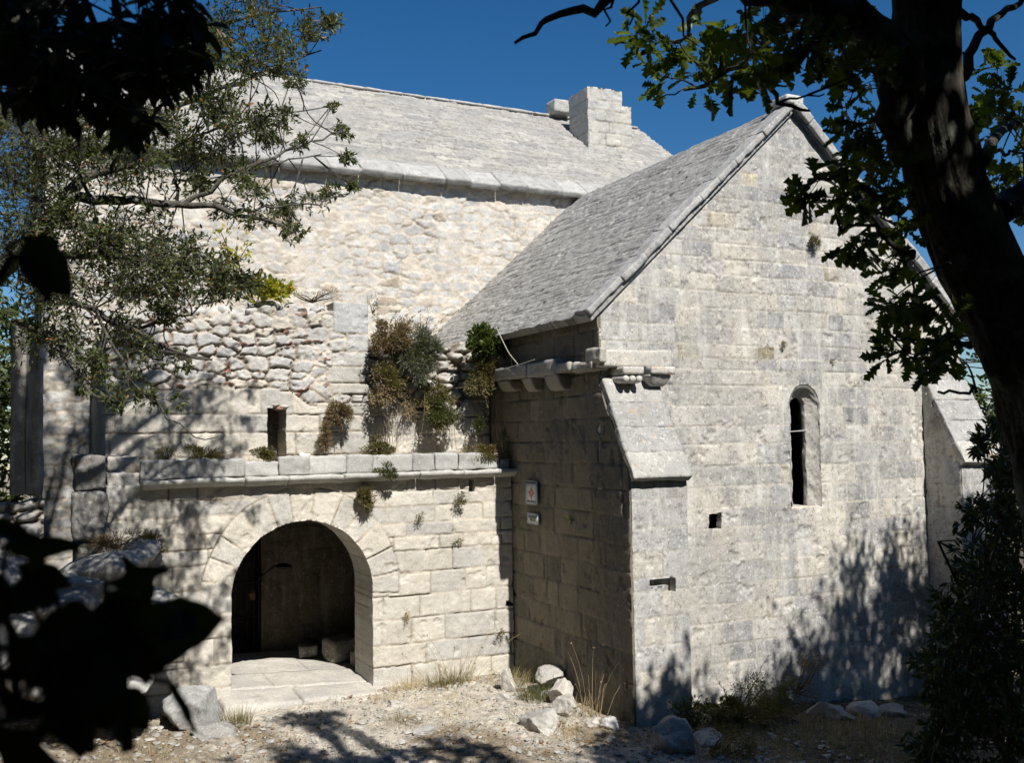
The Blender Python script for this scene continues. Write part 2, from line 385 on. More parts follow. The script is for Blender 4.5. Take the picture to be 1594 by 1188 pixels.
_ov = np.concatenate([np.stack([_st+np.where(np.arange(12) % 2 == 1, .05, 0)*(_wd > .15), _wd, .10*_wd], 1), np.stack([_st, 0*_st, -.03-.08*_st**2], 1), np.stack([_st+np.where(np.arange(12) % 2 == 1, .05, 0)*(_wd > .15), -_wd, .10*_wd], 1)])
_oq = np.array([(k, k+12, k+13, k+1) for k in range(11)]+[(k+12, k+24, k+25, k+13) for k in range(11)])
OAK = (_ov, [_oq])
_tt = np.linspace(0, 1, 15); _bw = .5*np.sin(np.pi*np.clip(_tt, 0, 1)**.8)**.75*(1-.25*_tt)+.0
_bv = np.concatenate([np.stack([_tt, _bw, .10*_bw+.03*np.sin(_tt*14)], 1), np.stack([_tt, 0*_tt, -.02-.16*_tt**2], 1), np.stack([_tt, -_bw, .12*_bw+.03*np.sin(_tt*12+2)], 1)])
BIGLEAF = (_bv, [np.array([(k, k+15, k+16, k+1) for k in range(14)]+[(k+15, k+30, k+31, k+16) for k in range(14)])])
def leaves(mb, tmpl, pos, dirs, size, width, rg, tilt=1.0, up=(0, 0, 1), col=(1, 1, 1)):
    pos = np.asarray(pos, float); N = len(pos)
    if N == 0: return
    d = np.asarray(dirs, float)+0; d /= np.maximum(np.linalg.norm(d, axis=1, keepdims=True), 1e-9)
    nrm = np.asarray(up, float)+tilt*rg.normal(size=(N, 3)); nrm -= d*(nrm*d).sum(1, keepdims=True); nrm /= np.maximum(np.linalg.norm(nrm, axis=1, keepdims=True), 1e-9)
    s = np.cross(nrm, d); L = size*rg.uniform(.65, 1.2, N)
    tv, tf = tmpl; k = len(tv)
    W = L*width/size
    V = pos[:, None, :]+tv[None, :, 0, None]*d[:, None, :]*L[:, None, None]+tv[None, :, 1, None]*s[:, None, :]*W[:, None, None]+tv[None, :, 2, None]*nrm[:, None, :]*L[:, None, None]
    off = (np.arange(N)*k)[:, None, None]
    mb.add(V.reshape(-1, 3), [(f[None]+off).reshape(-1, f.shape[1]) for f in tf], col)
def spray(wood, leaf, attach, ctr, rad, ntw, nlf, tmpl, size, width, rg, r0=.012, flat=1.0, droop=.0, tilt=.8, bunch=False):
    """one branchlet from attach to ctr, twigs radiating round ctr, leaves along the twigs"""
    attach, ctr = np.asarray(attach, float), np.asarray(ctr, float)
    rad = np.broadcast_to(np.asarray(rad, float), (3,))
    mid = (attach+ctr)/2+rg.normal(size=3)*np.linalg.norm(ctr-attach)*.10
    ln = np.linalg.norm(ctr-attach)
    if ln > 1e-3: tube(wood, curve([attach, mid, ctr], 7), np.linspace(r0, r0*.4, 7), 5)
    main = (ctr-attach)/max(ln, 1e-6); lp, ld = [], []
    for k in range(ntw):
        d = rg.normal(size=3); d /= np.linalg.norm(d); d = d*.85+main*.5+np.array([0, 0, -droop])
        e = ctr+d*rad*rg.uniform(.55, 1.0); s = ctr-main*ln*rg.uniform(0, .25)
        m2 = (s+e)/2+rg.normal(size=3)*rad*.12+np.array([0, 0, .06])*rad
        c = curve([s, m2, e], 5); tube(wood, c, np.linspace(r0*.35, r0*.12, 5), 4)
        tw = (e-s)/max(np.linalg.norm(e-s), 1e-6)
        for _ in range(nlf):
            t = (1-rg.random()**1.6*.75) if not bunch else 1-rg.random()**2*.3
            i = t*4; a = int(min(i, 3)); p = c[a]+(c[a+1]-c[a])*(i-a)
            lp.append(p+rg.normal(size=3)*size*.12); ld.append(tw*.7+rg.normal(size=3)*.75+np.array([0, 0, -droop*.5]))
    leaves(leaf, tmpl, lp, ld, size, width, rg, tilt)
# ================================================================== GROUND
def terr(X, Y):
    X = np.asarray(X, float); Y = np.asarray(Y, float); D = .442*X+.895*Y
    z = -.2-.09*np.clip(X-7.0, 0, 8)+.10*np.clip(1.5-X, 0, 4)*sm(Y, 9, 13)
    z = z+2.0*sm((11.3-D)/9.5)+.06*np.clip(np.abs(X-5)-25, 0, 60)
    z = z+.10*(fbm(X*.55, Y*.55, 5, 4)-.5)+.05*(fbm(X*2.3, Y*2.3, 8, 4)-.5)
    return z
def ground():
    xs = np.concatenate([np.linspace(-60, -3, 40), np.linspace(-2.9, 13, 420), np.linspace(13.1, 90, 50)])
    ys = np.concatenate([np.linspace(-40, 4, 50), np.linspace(4.1, 8, 50), np.linspace(8.05, 15.6, 240), np.linspace(15.8, 140, 60)])
    X, Y = np.meshgrid(xs, ys); Z = terr(X, Y)
    inn = sm(X, -3, 0)*(1-sm(X, 12, 14))*sm(Y, 7, 8.5)*(1-sm(Y, 15, 16))
    Z = Z+inn*(.030*(fbm(X*7, Y*7, 31, 4)-.5)+.035*sm(fbm(X*13, Y*13, 33, 3), .62, .75))
    path = sm(fbm(X*.8+3, Y*.8, 41, 4), .38, .56)*(1-sm(np.abs(X-4.6-(13.5-Y)*.15), 1.4, 3.2))*sm(Y, 9, 11)
    k = np.clip(path+.35*sm(fbm(X*4, Y*4, 43, 4), .5, .65)*(1-sm(X, 7.0, 8.5)), 0, 1)[..., None]
    C = np.array((.25, .205, .145))*(1-k)+np.array((.50, .455, .38))*k
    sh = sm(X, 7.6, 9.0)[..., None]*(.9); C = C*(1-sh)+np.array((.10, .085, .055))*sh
    i = np.arange(X.size).reshape(X.shape); q = np.stack([i[:-1, :-1], i[:-1, 1:], i[1:, 1:], i[1:, :-1]], -1).reshape(-1, 4)
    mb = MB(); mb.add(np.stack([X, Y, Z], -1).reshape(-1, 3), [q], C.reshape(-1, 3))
    m, n, l, b = newmat('dry_ground')
    g = n.new('ShaderNodeNewGeometry'); pos = g.outputs['Position']; a = nd(n, 'ShaderNodeAttribute', attribute_name='Col')
    n2 = noi(n, l, pos, 8, 5, .7); n3 = noi(n, l, pos, 55, 4, .7)
    v = n.new('ShaderNodeTexVoronoi'); v.inputs['Scale'].default_value = 26; l.new(pos, v.inputs['Vector'])
    c = mixc(n, l, 1.0, a.outputs['Color'], rng_(n, l, n2, .3, .7, .6, 1.35), 'MULTIPLY')
    c = mixc(n, l, 1.0, c, rng_(n, l, n3, .3, .7, .6, 1.3), 'MULTIPLY')
    pb = mth(n, l, 'MULTIPLY', rng_(n, l, v.outputs['Distance'], .30, .2), rng_(n, l, n2, .42, .6))
    c = mixc(n, l, pb, c, (.52, .49, .43))
    l.new(c, b.inputs['Base Color']); b.inputs['Roughness'].default_value = .95; b.inputs['Specular IOR Level'].default_value = .1
    bp = n.new('ShaderNodeBump'); bp.inputs['Strength'].default_value = .8; bp.inputs['Distance'].default_value = .02
    l.new(mth(n, l, 'ADD', n3, rng_(n, l, v.outputs['Distance'], .4, 0)), bp.inputs['Height']); l.new(bp.outputs[0], b.inputs['Normal'])
    tag(mb.build('ground', m), kind='structure')
ground()

# ================================================================== CHAPEL
YA, YB, YBUT, YN, XS = 15.0, 12.16, 11.43, 19.0, 7.387
GREY = [((.435, .425, .405), 3), ((.50, .48, .44), 2.6), ((.37, .365, .36), 2.0), ((.57, .535, .46), 1.8), ((.31, .308, .305), .9)]
CREAM = [((.58, .54, .46), 3), ((.54, .515, .455), 2), ((.61, .57, .485), 2), ((.49, .475, .435), 1.2)]
chapel = empty('stone_chapel', (9.5, 15.5, -.6), 'long pale stone chapel whose gabled wing with a slit window stands in the sun', 'chapel')
# --- gable wall of the wing
gb = [-1.2, -.75, -.42, -.1, .2, .48, .8, 1.08, 1.36, 1.68, 1.95, 2.2, 2.5, 2.82, 3.12, 3.45, 3.72, 4.02, 4.33, 4.56, 4.74, 4.95, 5.22, 5.5, 5.76, 6.02, 6.26, 6.5, 6.74, 6.98, 7.2, 7.44, 7.66, 7.9, 8.12, 8.35, 8.6, 8.9]
och = [(8.72, 9.15, 4.74, 4.95), (10.03, 10.57, 4.74, 4.95), (11.62, 11.9, 6.04, 6.26), (11.42, 11.66, 5.27, 5.5), (12.5, 12.75, 5.22, 5.44), (9.35, 9.9, 6.77, 6.98), (10.0, 10.32, 7.45, 7.66), (11.35, 11.75, 6.74, 6.97)]
ochc = {900000: (.30, .27, .17), 900001: (.29, .26, .17), 900002: (.36, .32, .22), 900003: (.38, .34, .25), 900004: (.36, .34, .26), 900005: (.42, .36, .26), 900006: (.56, .49, .33), 900007: (.55, .47, .33)}
gcells = rect_over(cells_ashlar(gb, (.28, .66), 11, .03), och)
def lay_gable(u, v):
    i, d, fr = gcells(u, v)
    h, c = finish(i, d, u, v, 11, GREY, (.55, .51, .43), jd=.012, jw=.0115, tilt=.004, er=.002, erw=.03, rough=.010, opn=(.45, .67), over=ochc, mw=.017, jit=.20, gap=.4)
    # renewed pale courses round the window and low on the wall, as patches of their own outline
    k = sm(fbm(u*1.1, v*.45, 77, 4), .53, .63)*.55+.5*sm(.55-np.abs(u-11.55), 0, .2)*sm(4.6-v)*sm(fbm(u*3, v*1.2, 79, 3), .3, .5)
    k = np.clip(k, 0, .75)[..., None]
    c = c*(1-k)+np.array((.60, .56, .47))*k
    return h, c
WX = 11.13
def gable_sdf(u, v):
    s = poly_sdf(u, v, [(-1, 0, -XS), (1, 0, 14.70), (0, -1, 1.1), (-.9155, 1, 5.45-.9155*7.387), (.9155, 1, 8.79+.9155*11.04)])
    win = arch_sdf(u, v, WX, .305, 4.06, 2.43)+.016*(fbm(u*9, v*9, 4, 3)-.5)
    h1 = box_sdf(u, v, 9.215, 9.445, 2.19, 2.425)+.05*(fbm(u*9, v*9, 6, 3)-.5)
    return np.maximum(s, -np.minimum(win, h1))
mb = wall_patch((0, YB, 0), (1, 0, 0), (0, 0, 1), (0, -1, 0), (7.36, 14.72, -1.1, 8.85), .018, lay_gable, gable_sdf, .12)
mb.build('gable_wall', M_GABLE, chapel)
# putlog hole lining
mb = MB(); stone_box(mb, (9.33, YB+.62, 2.3), (.5, .5, .5), seed=3, col=(.35, .33, .28))
mb.build('putlog_back', M_SIDE, chapel)
# --- slit window: splayed surround, dark interior, iron bar
def arch_loop(r, zs, z0, n=36, m=44):
    a = np.linspace(0, math.pi, n); L = [(WX+r, z0+(zs-z0)*t/m) for t in range(m)]
    return np.array(L+[(WX+r*math.cos(q), zs+r*math.sin(q)) for q in a]+[(WX-r, zs-(zs-z0)*(t+1)/m) for t in range(m)])
mb = MB(); rows = []
prof = [(.31, .0), (.285, .04), (.25, .075), (.215, .11), (.178, .14), (.15, .16), (.145, .20), (.145, .235), (1.3, .25), (1.3, 1.6)]
lp = []
_p = np.array(prof[:8]); _s = np.linspace(0, 7, 26); prof = list(zip(np.interp(_s, range(8), _p[:, 0]), np.interp(_s, range(8), _p[:, 1])))+prof[8:]
for r, y in prof:
    p = arch_loop(r, 4.06-(.04 if r < .3 else 0), 2.45 if r < 1 else 1.0); q = np.stack([p[:, 0], np.full(len(p), YB+y), p[:, 1]], 1)
    lp.append(q)
lp = np.array(lp); jn = np.stack([fbm3(lp.reshape(-1, 3)*9, 5, 3), fbm3(lp.reshape(-1, 3)*9, 6, 3), 0*lp.reshape(-1, 3)[:, 0]], 1).reshape(lp.shape); lp = lp+.030*jn+.014*np.stack([fbm3(lp.reshape(-1, 3)*26, 15, 3), fbm3(lp.reshape(-1, 3)*26, 16, 3), 0*lp.reshape(-1, 3)[:, 0]], 1).reshape(lp.shape)
k = lp.shape[1]; i = np.arange(lp.shape[0]*k).reshape(lp.shape[0], k); q = np.stack([i[:-1, :-1], i[1:, :-1], i[1:, 1:], i[:-1, 1:]], -1).reshape(-1, 4)
mb.add(lp.reshape(-1, 3), [q], (.56, .535, .475))
win = mb.build('window', M_GABLE, chapel)
mb = MB(); stone_box(mb, (WX, YB+1.6, 3.3), (3.4, .06, 5.4), res=1, rough=0, col=(.5, .5, .5)); mb.build('dark_backing', plain_mat('interior_shade', (.02, .022, .025), .15), win)  # near-black sheet behind the slit, painted as the shade of the interior
mb = MB(); stone_box(mb, (WX, YB+.33, 2.40), (.62, .62, .10), rnd=.02, rough=.008, col=(.56, .51, .42), seed=8)
mb.build('window_sill', M_GABLE, win)
mb = MB(); tube(mb, [(WX-.2, YB+.15, 3.62), (WX+.2, YB+.15, 3.64)], [.011, .011], 6); mb.build('window_bar', plain_mat('pale_iron', (.45, .44, .42), .5, .5), win)
# --- left side of the wing, in shade
sb = [-1.2, -.8, -.45, -.12, .3, .68, 1.02, 1.4, 1.78, 2.12, 2.5, 2.85, 3.2, 3.52, 3.86, 4.2, 4.5, 4.78, 5.12, 5.6]
scells = cells_ashlar(sb, (.35, .85), 21, .025)
SIDE = [((.235, .205, .152), 3), ((.195, .172, .132), 2), ((.27, .235, .175), 2), ((.165, .15, .12), 1)]  # wing stone coloured darker here to deepen the shade on this side
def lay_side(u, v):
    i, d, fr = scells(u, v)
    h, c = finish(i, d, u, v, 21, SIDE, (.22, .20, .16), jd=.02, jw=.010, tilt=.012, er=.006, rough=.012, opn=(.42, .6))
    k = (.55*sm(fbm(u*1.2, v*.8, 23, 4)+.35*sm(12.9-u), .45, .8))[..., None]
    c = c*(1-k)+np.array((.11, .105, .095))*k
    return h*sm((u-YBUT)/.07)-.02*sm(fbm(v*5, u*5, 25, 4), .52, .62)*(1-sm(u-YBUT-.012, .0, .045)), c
def side_sdf(u, v): return poly_sdf(u, v, [(-1, 0, -YBUT), (1, 0, 16.6), (0, -1, 1.15), (0, 1, 5.44), (-1.26, .73, 3.07*.73-1.26*YBUT)]) if False else np.maximum(np.maximum(np.maximum(YBUT+.012-u, u-16.6), np.maximum(-1.15-v, v-5.44)), np.where(u < 12.16, v-(3.07+(u-YBUT)*1.726), -1)/1.99)
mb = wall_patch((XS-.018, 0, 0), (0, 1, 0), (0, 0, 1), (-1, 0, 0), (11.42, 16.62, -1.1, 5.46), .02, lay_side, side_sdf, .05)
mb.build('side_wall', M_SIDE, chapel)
mb = MB(); stone_box(mb, (14.62, 15.7, 2.2), (.2, 6.8, 6.4), res=.4, rough=.02, rnd=.02, col=(.4, .39, .37)); mb.build('side_wall', M_GABLE, chapel)
# --- buttresses
bb = [-1.1, -.7, -.3, .1, .45, .78, 1.15, 1.5, 1.68, 2.02, 2.35, 2.72, 3.1]
bcell = cells_ashlar(bb, (.38, .7), 33, .02)
def lay_but(u, v):
    i, d, fr = bcell(u, v)
    h, c = finish(i, d, u, v, 33, [((.47, .465, .45), 3), ((.42, .42, .415), 2), ((.56, .53, .46), 1.5)], (.54, .50, .43), jd=.010, jw=.008, tilt=.004, er=.003, rough=.010, opn=(.45, .65))
    return h*sm((u-XS+.018)/.07)-.025*sm(fbm(v*5+2, u*5, 35, 4), .52, .62)*(1-sm(u-XS+.012, .0, .05)), c
def buttress(x0, x1, z_drip, z_top, over, hole=False):
    bt = empty('buttress', (0, 0, 0), None, None); bt.parent = chapel; bt.location = Vector((x0, YBUT, 0))-Vector(chapel.location)
    sd = lambda u, v: np.maximum(box_sdf(u, v, x0, x1, -1.1, z_drip), -(box_sdf(u, v, 8.12, 8.63, 1.48, 1.66) if hole else np.full(u.shape, 9.0))-.0)
    if hole:
        sd = lambda u, v: np.maximum(box_sdf(u, v, x0-.03, x1+.01, -1.1, z_drip), -np.minimum(box_sdf(u, v, 7.65, 8.08, 1.56, 1.66), box_sdf(u, v, 7.95, 8.08, 1.46, 1.60)))
    mb = wall_patch((0, YBUT, 0), (1, 0, 0), (0, 0, 1), (0, -1, 0), (x0+.012, x1, -1.1, z_drip+.02), .018, lay_but, sd, .14)
    for (xx, nx) in ((x0-.012, -1), (x1, 1)):
        if hole and nx < 0: continue
        s2 = lambda u, v: np.maximum(np.maximum(np.maximum(YBUT+.02-u, u-12.3), -1.05-v), np.where(u < 12.16, v-(z_drip+(u-YBUT)*(z_top-z_drip)/.73), 9)/1.9)
        wall_patch((xx, 0, 0), (0, 1, 0), (0, 0, 1), (nx, 0, 0), (11.42, 12.2, -1.1, z_top), .025, lay_but, s2, .1, mb)
    if hole: stone_box(mb, (7.87, YBUT+.32, 1.56), (.7, .3, .4), col=(.4, .37, .3), seed=4)
    mb.build('buttress_body', M_GABLE, bt)
    # sloping weathering slab, lower edge dripping over the face
    a = math.atan2(z_top-z_drip, .73); L = math.hypot(.73, z_top-z_drip)+over
    cy, cz = YBUT+.365, (z_drip+z_top)/2; d = np.array((0, math.cos(a), math.sin(a))); n = np.array((0, -math.sin(a), math.cos(a)))
    c = np.array(((x0+x1)/2, cy, cz))-d*over/2+n*.045
    mb = MB()
    for t in range(4):
        ll = L/4; stone_box(mb, c+d*(t-1.5)*ll, (x1-x0+.05-.01*t, ll+.004, .11+.012*(t == 0)), ((1, 0, 0), tuple(d), tuple(n)), res=.025, rnd=.012, rough=.020, seed=30+t+int(x0), col=((.46, .45, .41), (.37, .365, .35), (.36, .35, .335), (.44, .43, .40))[t], freq=6)
    mb.build('weathering_slab', M_CAP, bt)
buttress(7.387, 8.29, 3.07, 4.36, .10, True)
buttress(13.74, 14.70, 3.05, 4.42, .02)
# --- corbelled ledge wrapping the corner
mb = MB()
for (ya, yb, zt, th, xo) in ((12.05, 12.62, 4.66, .13, .20), (12.62, 13.05, 4.69, .15, .24), (13.0, 13.95, 4.76, .23, .25), (13.96, 15.3, 4.75, .21, .25)):
    stone_box(mb, (XS-xo/2+.05, (ya+yb)/2, zt-th/2), (xo+.1, yb-ya-.01, th), res=.04, rnd=.025, rough=.022, seed=int(ya*10), col=(.42, .40, .35), freq=5)
stone_box(mb, (7.76, YB-.09, 4.69), (1.02, .28, .25), res=.04, rnd=.02, rough=.012, seed=12, col=(.60, .57, .50)); stone_box(mb, (8.385, YB-.06, 4.70), (.25, .24, .27), res=.04, rnd=.02, rough=.014, seed=13, col=(.58, .56, .50))
stone_box(mb, (7.27, YB-.10, 4.73), (.12, .42, .22), res=.03, rnd=.03, rough=.03, seed=14, col=(.48, .46, .40))
mb.build('corbel_ledge', M_CAP, chapel)
def corbel_side(y, wd, dr, seed):
    mb = MB()
    def sh(V):
        t = np.clip((V[:, 2]/dr+.5), 0, 1); V = V.copy(); V[:, 0] = np.where(V[:, 0] < 0, V[:, 0]*(.25+.75*np.sqrt(t)), V[:, 0]); return V
    stone_box(mb, (XS-.04, y, 4.54-dr/2), (.40, wd, dr), res=.035, rnd=.02, rough=.012, seed=seed, col=(.40, .375, .32), shape=sh)
    mb.build('corbel', M_SIDE, chapel)
for y, wd, dr, s in ((14.85, .42, .17, 1), (14.0, .30, .22, 2), (13.2, .42, .24, 3)): corbel_side(y, wd, dr, s)
def roll(mb, p, q, r, seed, col=(.60, .58, .53)):
    p, q = np.array(p), np.array(q); tube(mb, curve([p, q], 8), np.array([.75, 1, 1.03, 1.05, 1.03, 1, .95, .7])*r, 12, col, .04, seed)
mb = MB(); stone_box(mb, (7.72, YB-.16, 4.51), (.34, .42, .11), res=.03, rnd=.012, rough=.006, seed=5, col=(.60, .58, .52))
for k in range(3): roll(mb, (7.60+.11*k, YB+.05, 4.395), (7.60+.11*k, YB-.36, 4.395), .064, k)
mb.build('roll_corbel', M_CAP, chapel)
mb = MB(); stone_box(mb, (8.22, YB-.16, 4.52), (.40, .42, .11), res=.03, rnd=.012, rough=.008, seed=6, col=(.57, .55, .50))
def shb(V):
    V = V.copy(); t = np.clip(-V[:, 2]/.16+.5, 0, 1); V[:, 0] *= (1-.45*t); V[:, 1] = np.where(V[:, 1] < 0, V[:, 1]*(1-.5*t), V[:, 1]); return V
stone_box(mb, (8.20, YB-.14, 4.385), (.44, .44, .18), res=.025, rnd=.06, rough=.02, seed=7, col=(.55, .53, .48), shape=shb)
mb.build('carved_corbel', M_CAP, chapel)
# --- roofs of stone slabs
def cells_slab(exp, lens, seed, n=60):
    rg = np.random.default_rng(seed); b = np.concatenate([[-.6], -.6+np.cumsum(exp*rg.uniform(.7, 1.35, n))]); return cells_ashlar(b, lens, seed, .085, .022)
def lay_roof(cells, seed, pal, lift, rough, chip, stretch):
    def f(u, v):
        i, d, fr = cells(u, v)
        h, c = finish(i, d, u, v, seed, pal, (.30, .29, .27), jd=.010, jw=.008, tilt=.9*lift, er=.002, rough=.0, opn=(.42, .66), jit=.12)
        r = fbm(u*stretch[0], v*stretch[1], seed+3, 5, .65)
        h = h+lift*(1-fr)*(.3+1.4*fbm(u*1.3, v*1.3, seed+12, 3))+rough*(r-.5)*2+chip*sm(fbm(u*stretch[0]*1.7+5, v*stretch[1]*1.7, seed+9, 3), .55, .66)+.03*(fbm(u*.8, v*.8, seed+15, 3)-.5)
        c = c*(.82+.36*fbm(u*stretch[0]*1.3, v*stretch[1]*1.3, seed+18, 4))[..., None]
        return h, c
    return f
ROOFC = [((.45, .437, .41), 3), ((.41, .40, .375), 2), ((.49, .475, .44), 2), ((.37, .362, .345), 1)]
sl = .9155; ca, sa = 1/math.hypot(1, sl), sl/math.hypot(1, sl)
rf = cells_slab(.095, (.2, .9), 51, 110)
Lr = (11.04-7.16)/ca
mb = wall_patch((7.16, 0, 5.45+.06-.9155*.227), (0, 1, 0), (ca, 0, sa), (-sa, 0, ca), (12.10, 19.3, 0, Lr), .024, lay_roof(rf, 51, ROOFC, .007, .022, .016, (1.8, 19)), None, .11)
stone = (14.92, 0, 5.45+.06-.9155*.227)
wall_patch(stone, (0, 1, 0), (-ca, 0, sa), (sa, 0, ca), (12.10, 19.3, 0, (14.92-11.04)/ca), .06, lay_roof(rf, 52, ROOFC, .035, .028, .02, (5, 12)), None, .11, mb)
mb.build('wing_roof', M_ROOF, chapel)
mb = MB(); rg = np.random.default_rng(4)
for sgn, x0, nn in ((1, 7.18, 9), (-1, 14.90, 9)):
    t = 0; d = np.array((sgn*ca, 0, sa)); n = np.array((-sgn*sa, 0, ca)); p0 = np.array((x0, 12.24, 5.45-.9155*.227+.075)); tot = (11.04-7.18)/ca
    while t < tot-.05:
        L = min(rg.uniform(.4, .78), tot-t)
        ht = rg.uniform(.085, .11) if sgn > 0 else .15
        stone_box(mb, p0+d*(t+L/2)+n*(rg.uniform(0, .02)), (L-.008, rg.uniform(.36, .42) if sgn > 0 else .44, ht), (tuple(d), (0, 1, 0), tuple(n)), res=.03, rnd=.008, rough=.016, seed=int(t*10)+sgn+70, col=rg.choice([.47, .42, .50])*np.array((1, .99, .95)), freq=7); t += L
stone_box(mb, (11.04, 12.26, 8.90), (.36, .46, .16), res=.04, rnd=.03, rough=.015, seed=90, col=(.55, .54, .50))
mb.build('gable_coping', M_CAP, chapel)
# --- nave
nb = cells_rubble(.34, .18, 61, .85, 4.5, .10, .13)
NAVEP = [((.49, .485, .465), 3), ((.54, .525, .485), 2.2), ((.44, .44, .435), 2.2), ((.54, .48, .395), 1.0), ((.45, .38, .30), .3)]
def lay_nave(u, v):
    i, d, fr = nb(u, v)
    big = sm(fbm(u*.5+4, v*.5, 63, 3)-.10*(u-4.5)/3, .40, .5)
    h, c = finish(i, d, u, v, 61, NAVEP, (.565, .51, .425), jd=.014, jw=.014, tilt=.014, er=.0, rough=.014, opn=(.40, .62), bulge=.012, bw=.012, jit=.12, mw=.030, rscale=14, gap=.25)
    k = (.35*sm(fbm(u*1.1+9, v*1.1, 67, 4), .48, .62))[..., None]
    c = c*(1-k)+np.array((.60, .545, .46))*k; h = h*(1-.55*k[..., 0])
    return h, c
mb = wall_patch((0, YN, 0), (1, 0, 0), (0, 0, 1), (0, -1, 0), (.40, 11.6, -.6, 8.95), .024, lay_nave, None, .4)
stone_box(mb, (13.55, YN+.25, 4.0), (3.95, .5, 9.8), res=.5, rough=.0, col=(.5, .48, .44))
stone_box(mb, (.62, YN+4.9, 4.0), (.5, 9.0, 9.9), res=.5, rough=.01, col=(.5, .48, .44))
stone_box(mb, (15.3, YN+4.9, 4.0), (.5, 9.0, 9.9), res=.5, rough=.01, col=(.5, .48, .44))
stone_box(mb, (8, YN+9.5, 4.0), (15, .5, 9.8), res=.6, rough=.01, col=(.5, .48, .44))
def tri_end(x):
    mb.add([(x, 18.8, 8.7), (x, 28.1, 8.7), (x, 23.4, 12.15), (x+.3, 18.8, 8.7), (x+.3, 28.1, 8.7), (x+.3, 23.4, 12.15)], [np.array([(0, 1, 2), (5, 4, 3)])], (.5, .48, .44))
tri_end(.4); tri_end(15.25)
mb.build('nave_wall', M_NAVE, chapel)
s2 = .742; c2, q2 = 1/math.hypot(1, s2), s2/math.hypot(1, s2)
nr = cells_slab(.19, (.25, .9), 71, 70)
NR = [((.40, .383, .35), 3), ((.36, .347, .322), 2), ((.44, .415, .37), 2), ((.31, .302, .285), 1)]
mb = wall_patch((0, 18.72, 8.80), (1, 0, 0), (0, c2, q2), (0, -q2, c2), (.25, 15.62, .30, 4.70/c2), .028, lay_roof(nr, 71, NR, .010, .024, .016, (3.2, 10)), None, .12)
wall_patch((0, 28.10, 8.80), (1, 0, 0), (0, -c2, q2), (0, q2, c2), (.25, 15.62, 0, 4.70/c2), .12, lay_roof(nr, 72, NR, .03, .02, .02, (4, 7)), None, .12, mb)
mb.build('nave_roof', M_ROOF, chapel)
mb = MB(); rg = np.random.default_rng(7); x = .2
while x < 11.4:
    L = rg.uniform(.55, 1.15); a = -.35
    stone_box(mb, (x+L/2, 19.0+rg.uniform(-.02, .02), 9.05+rg.uniform(-.015, .015)), (L-.003, .62, .14), ((1, 0, 0), (0, c2, q2), (0, -q2, c2)), res=.04, rnd=.010, rough=.020, seed=int(x*9), col=rg.choice([.46, .50, .53, .42])*np.array((1, .975, .92)), freq=6); x += L
mb.build('eave_slabs', M_ROOF, chapel)
mb = MB(); x = .3
while x < 15.5:
    L = rg.uniform(.5, 1.0); stone_box(mb, (x+L/2, 23.40, 12.235), (L-.002, .34, .07), res=.08, rnd=.03, rough=.015, seed=int(x*9), col=rg.choice([.50, .56])*np.array((1, .97, .91))); x += L
mb.build('ridge_stones', M_ROOF, chapel)
# --- bell-cote stump on the ridge
tcell = cells_ashlar([10.2, 10.66, 11.0, 11.32, 11.62, 11.9, 12.16, 12.6], (.28, .5), 141, .03)
def lay_t(u, v):
    i, d, fr = tcell(u, v); return finish(i, d, u, v, 141, [((.50, .48, .43), 3), ((.44, .43, .40), 2), ((.55, .52, .45), 1)], (.48, .44, .37), jd=.02, jw=.018, tilt=.015, er=.008, rough=.018, opn=(.32, .55))
tj = lambda u, v: .05*(fbm(u*6, v*6, 145, 3)-.5)
mb = wall_patch((0, 21.493, 0), (1, 0, 0), (0, 0, 1), (0, -1, 0), (12.86, 14.2, 10.55, 12.5), .025, lay_t, lambda u, v: np.maximum(np.maximum(12.87-u, u-14.18), np.maximum(np.maximum(v-np.where(u > 13.9, 12.10, 12.47), 10.83-.17*(u > 13.3)-v), u-99))+tj(u, v)*.4, .95)
wall_patch((12.87, 0, 0), (0, 1, 0), (0, 0, 1), (-1, 0, 0), (21.5, 22.46, 10.8, 12.5), .025, lay_t, lambda u, v: np.maximum(v-12.46, 10.8+(u-21.49)*.742-v-.05)+tj(u, v)*.4, .3, mb)
stone_box(mb, (13.40, 21.99, 11.6), (1.0, .93, 1.70), res=.05, rnd=.02, rough=.012, col=(.52, .50, .45)); stone_box(mb, (14.0, 21.99, 11.3), (.33, .93, 1.56), res=.05, rnd=.02, rough=.012, col=(.52, .50, .45))
mb.build('bell_stump', M_PORCH, chapel)
mb = MB(); stone_box(mb, (13.0, 23.2, 12.42), (.55, .5, .36), res=.06, rnd=.03, rough=.02, seed=31, col=(.5, .49, .45)); mb.build('ridge_block', M_ROOF, chapel)

# ================================================================== PORCH
porch = empty('arched_porch', (4.4, 15.6, -.2), 'low stone porch with a wide round arch and a moulded ledge above it', 'porch')
AC, AZ, AR = 3.88, 1.335, 1.065
pb = [-.9, -.5, -.27, .07, .40, .79, 1.15, 1.50, 1.85, 2.07, 2.28, 2.54, 2.77, 3.05]
pc = cells_ashlar(pb, (.36, .95), 81, .03, .007)
def pcells(u, v):
    i, d, fr = pc(u, v)
    r = np.hypot(u-AC, v-AZ); th = np.arctan2(v-AZ, u-AC); ro = AR+.47-.03*np.cos(th*2)+.05*(fbm(u*2, v*2, 82, 2)-.5)
    n = 13; a = (th+.10)/(math.pi+.20)*n+.10*np.sin(th*7); k = np.floor(a); da = np.minimum(a-k, k+1-a)/n*math.pi*r
    m = (r < ro) & (th > -.10) & (th < math.pi+.0)
    dd = np.minimum(da, ro-r)
    i = np.where(m, 50000+k.astype(int), i); d = np.where(m, dd, np.where((r > ro) & (v > AZ-.1), np.minimum(d, r-ro), d))
    return i, d, fr
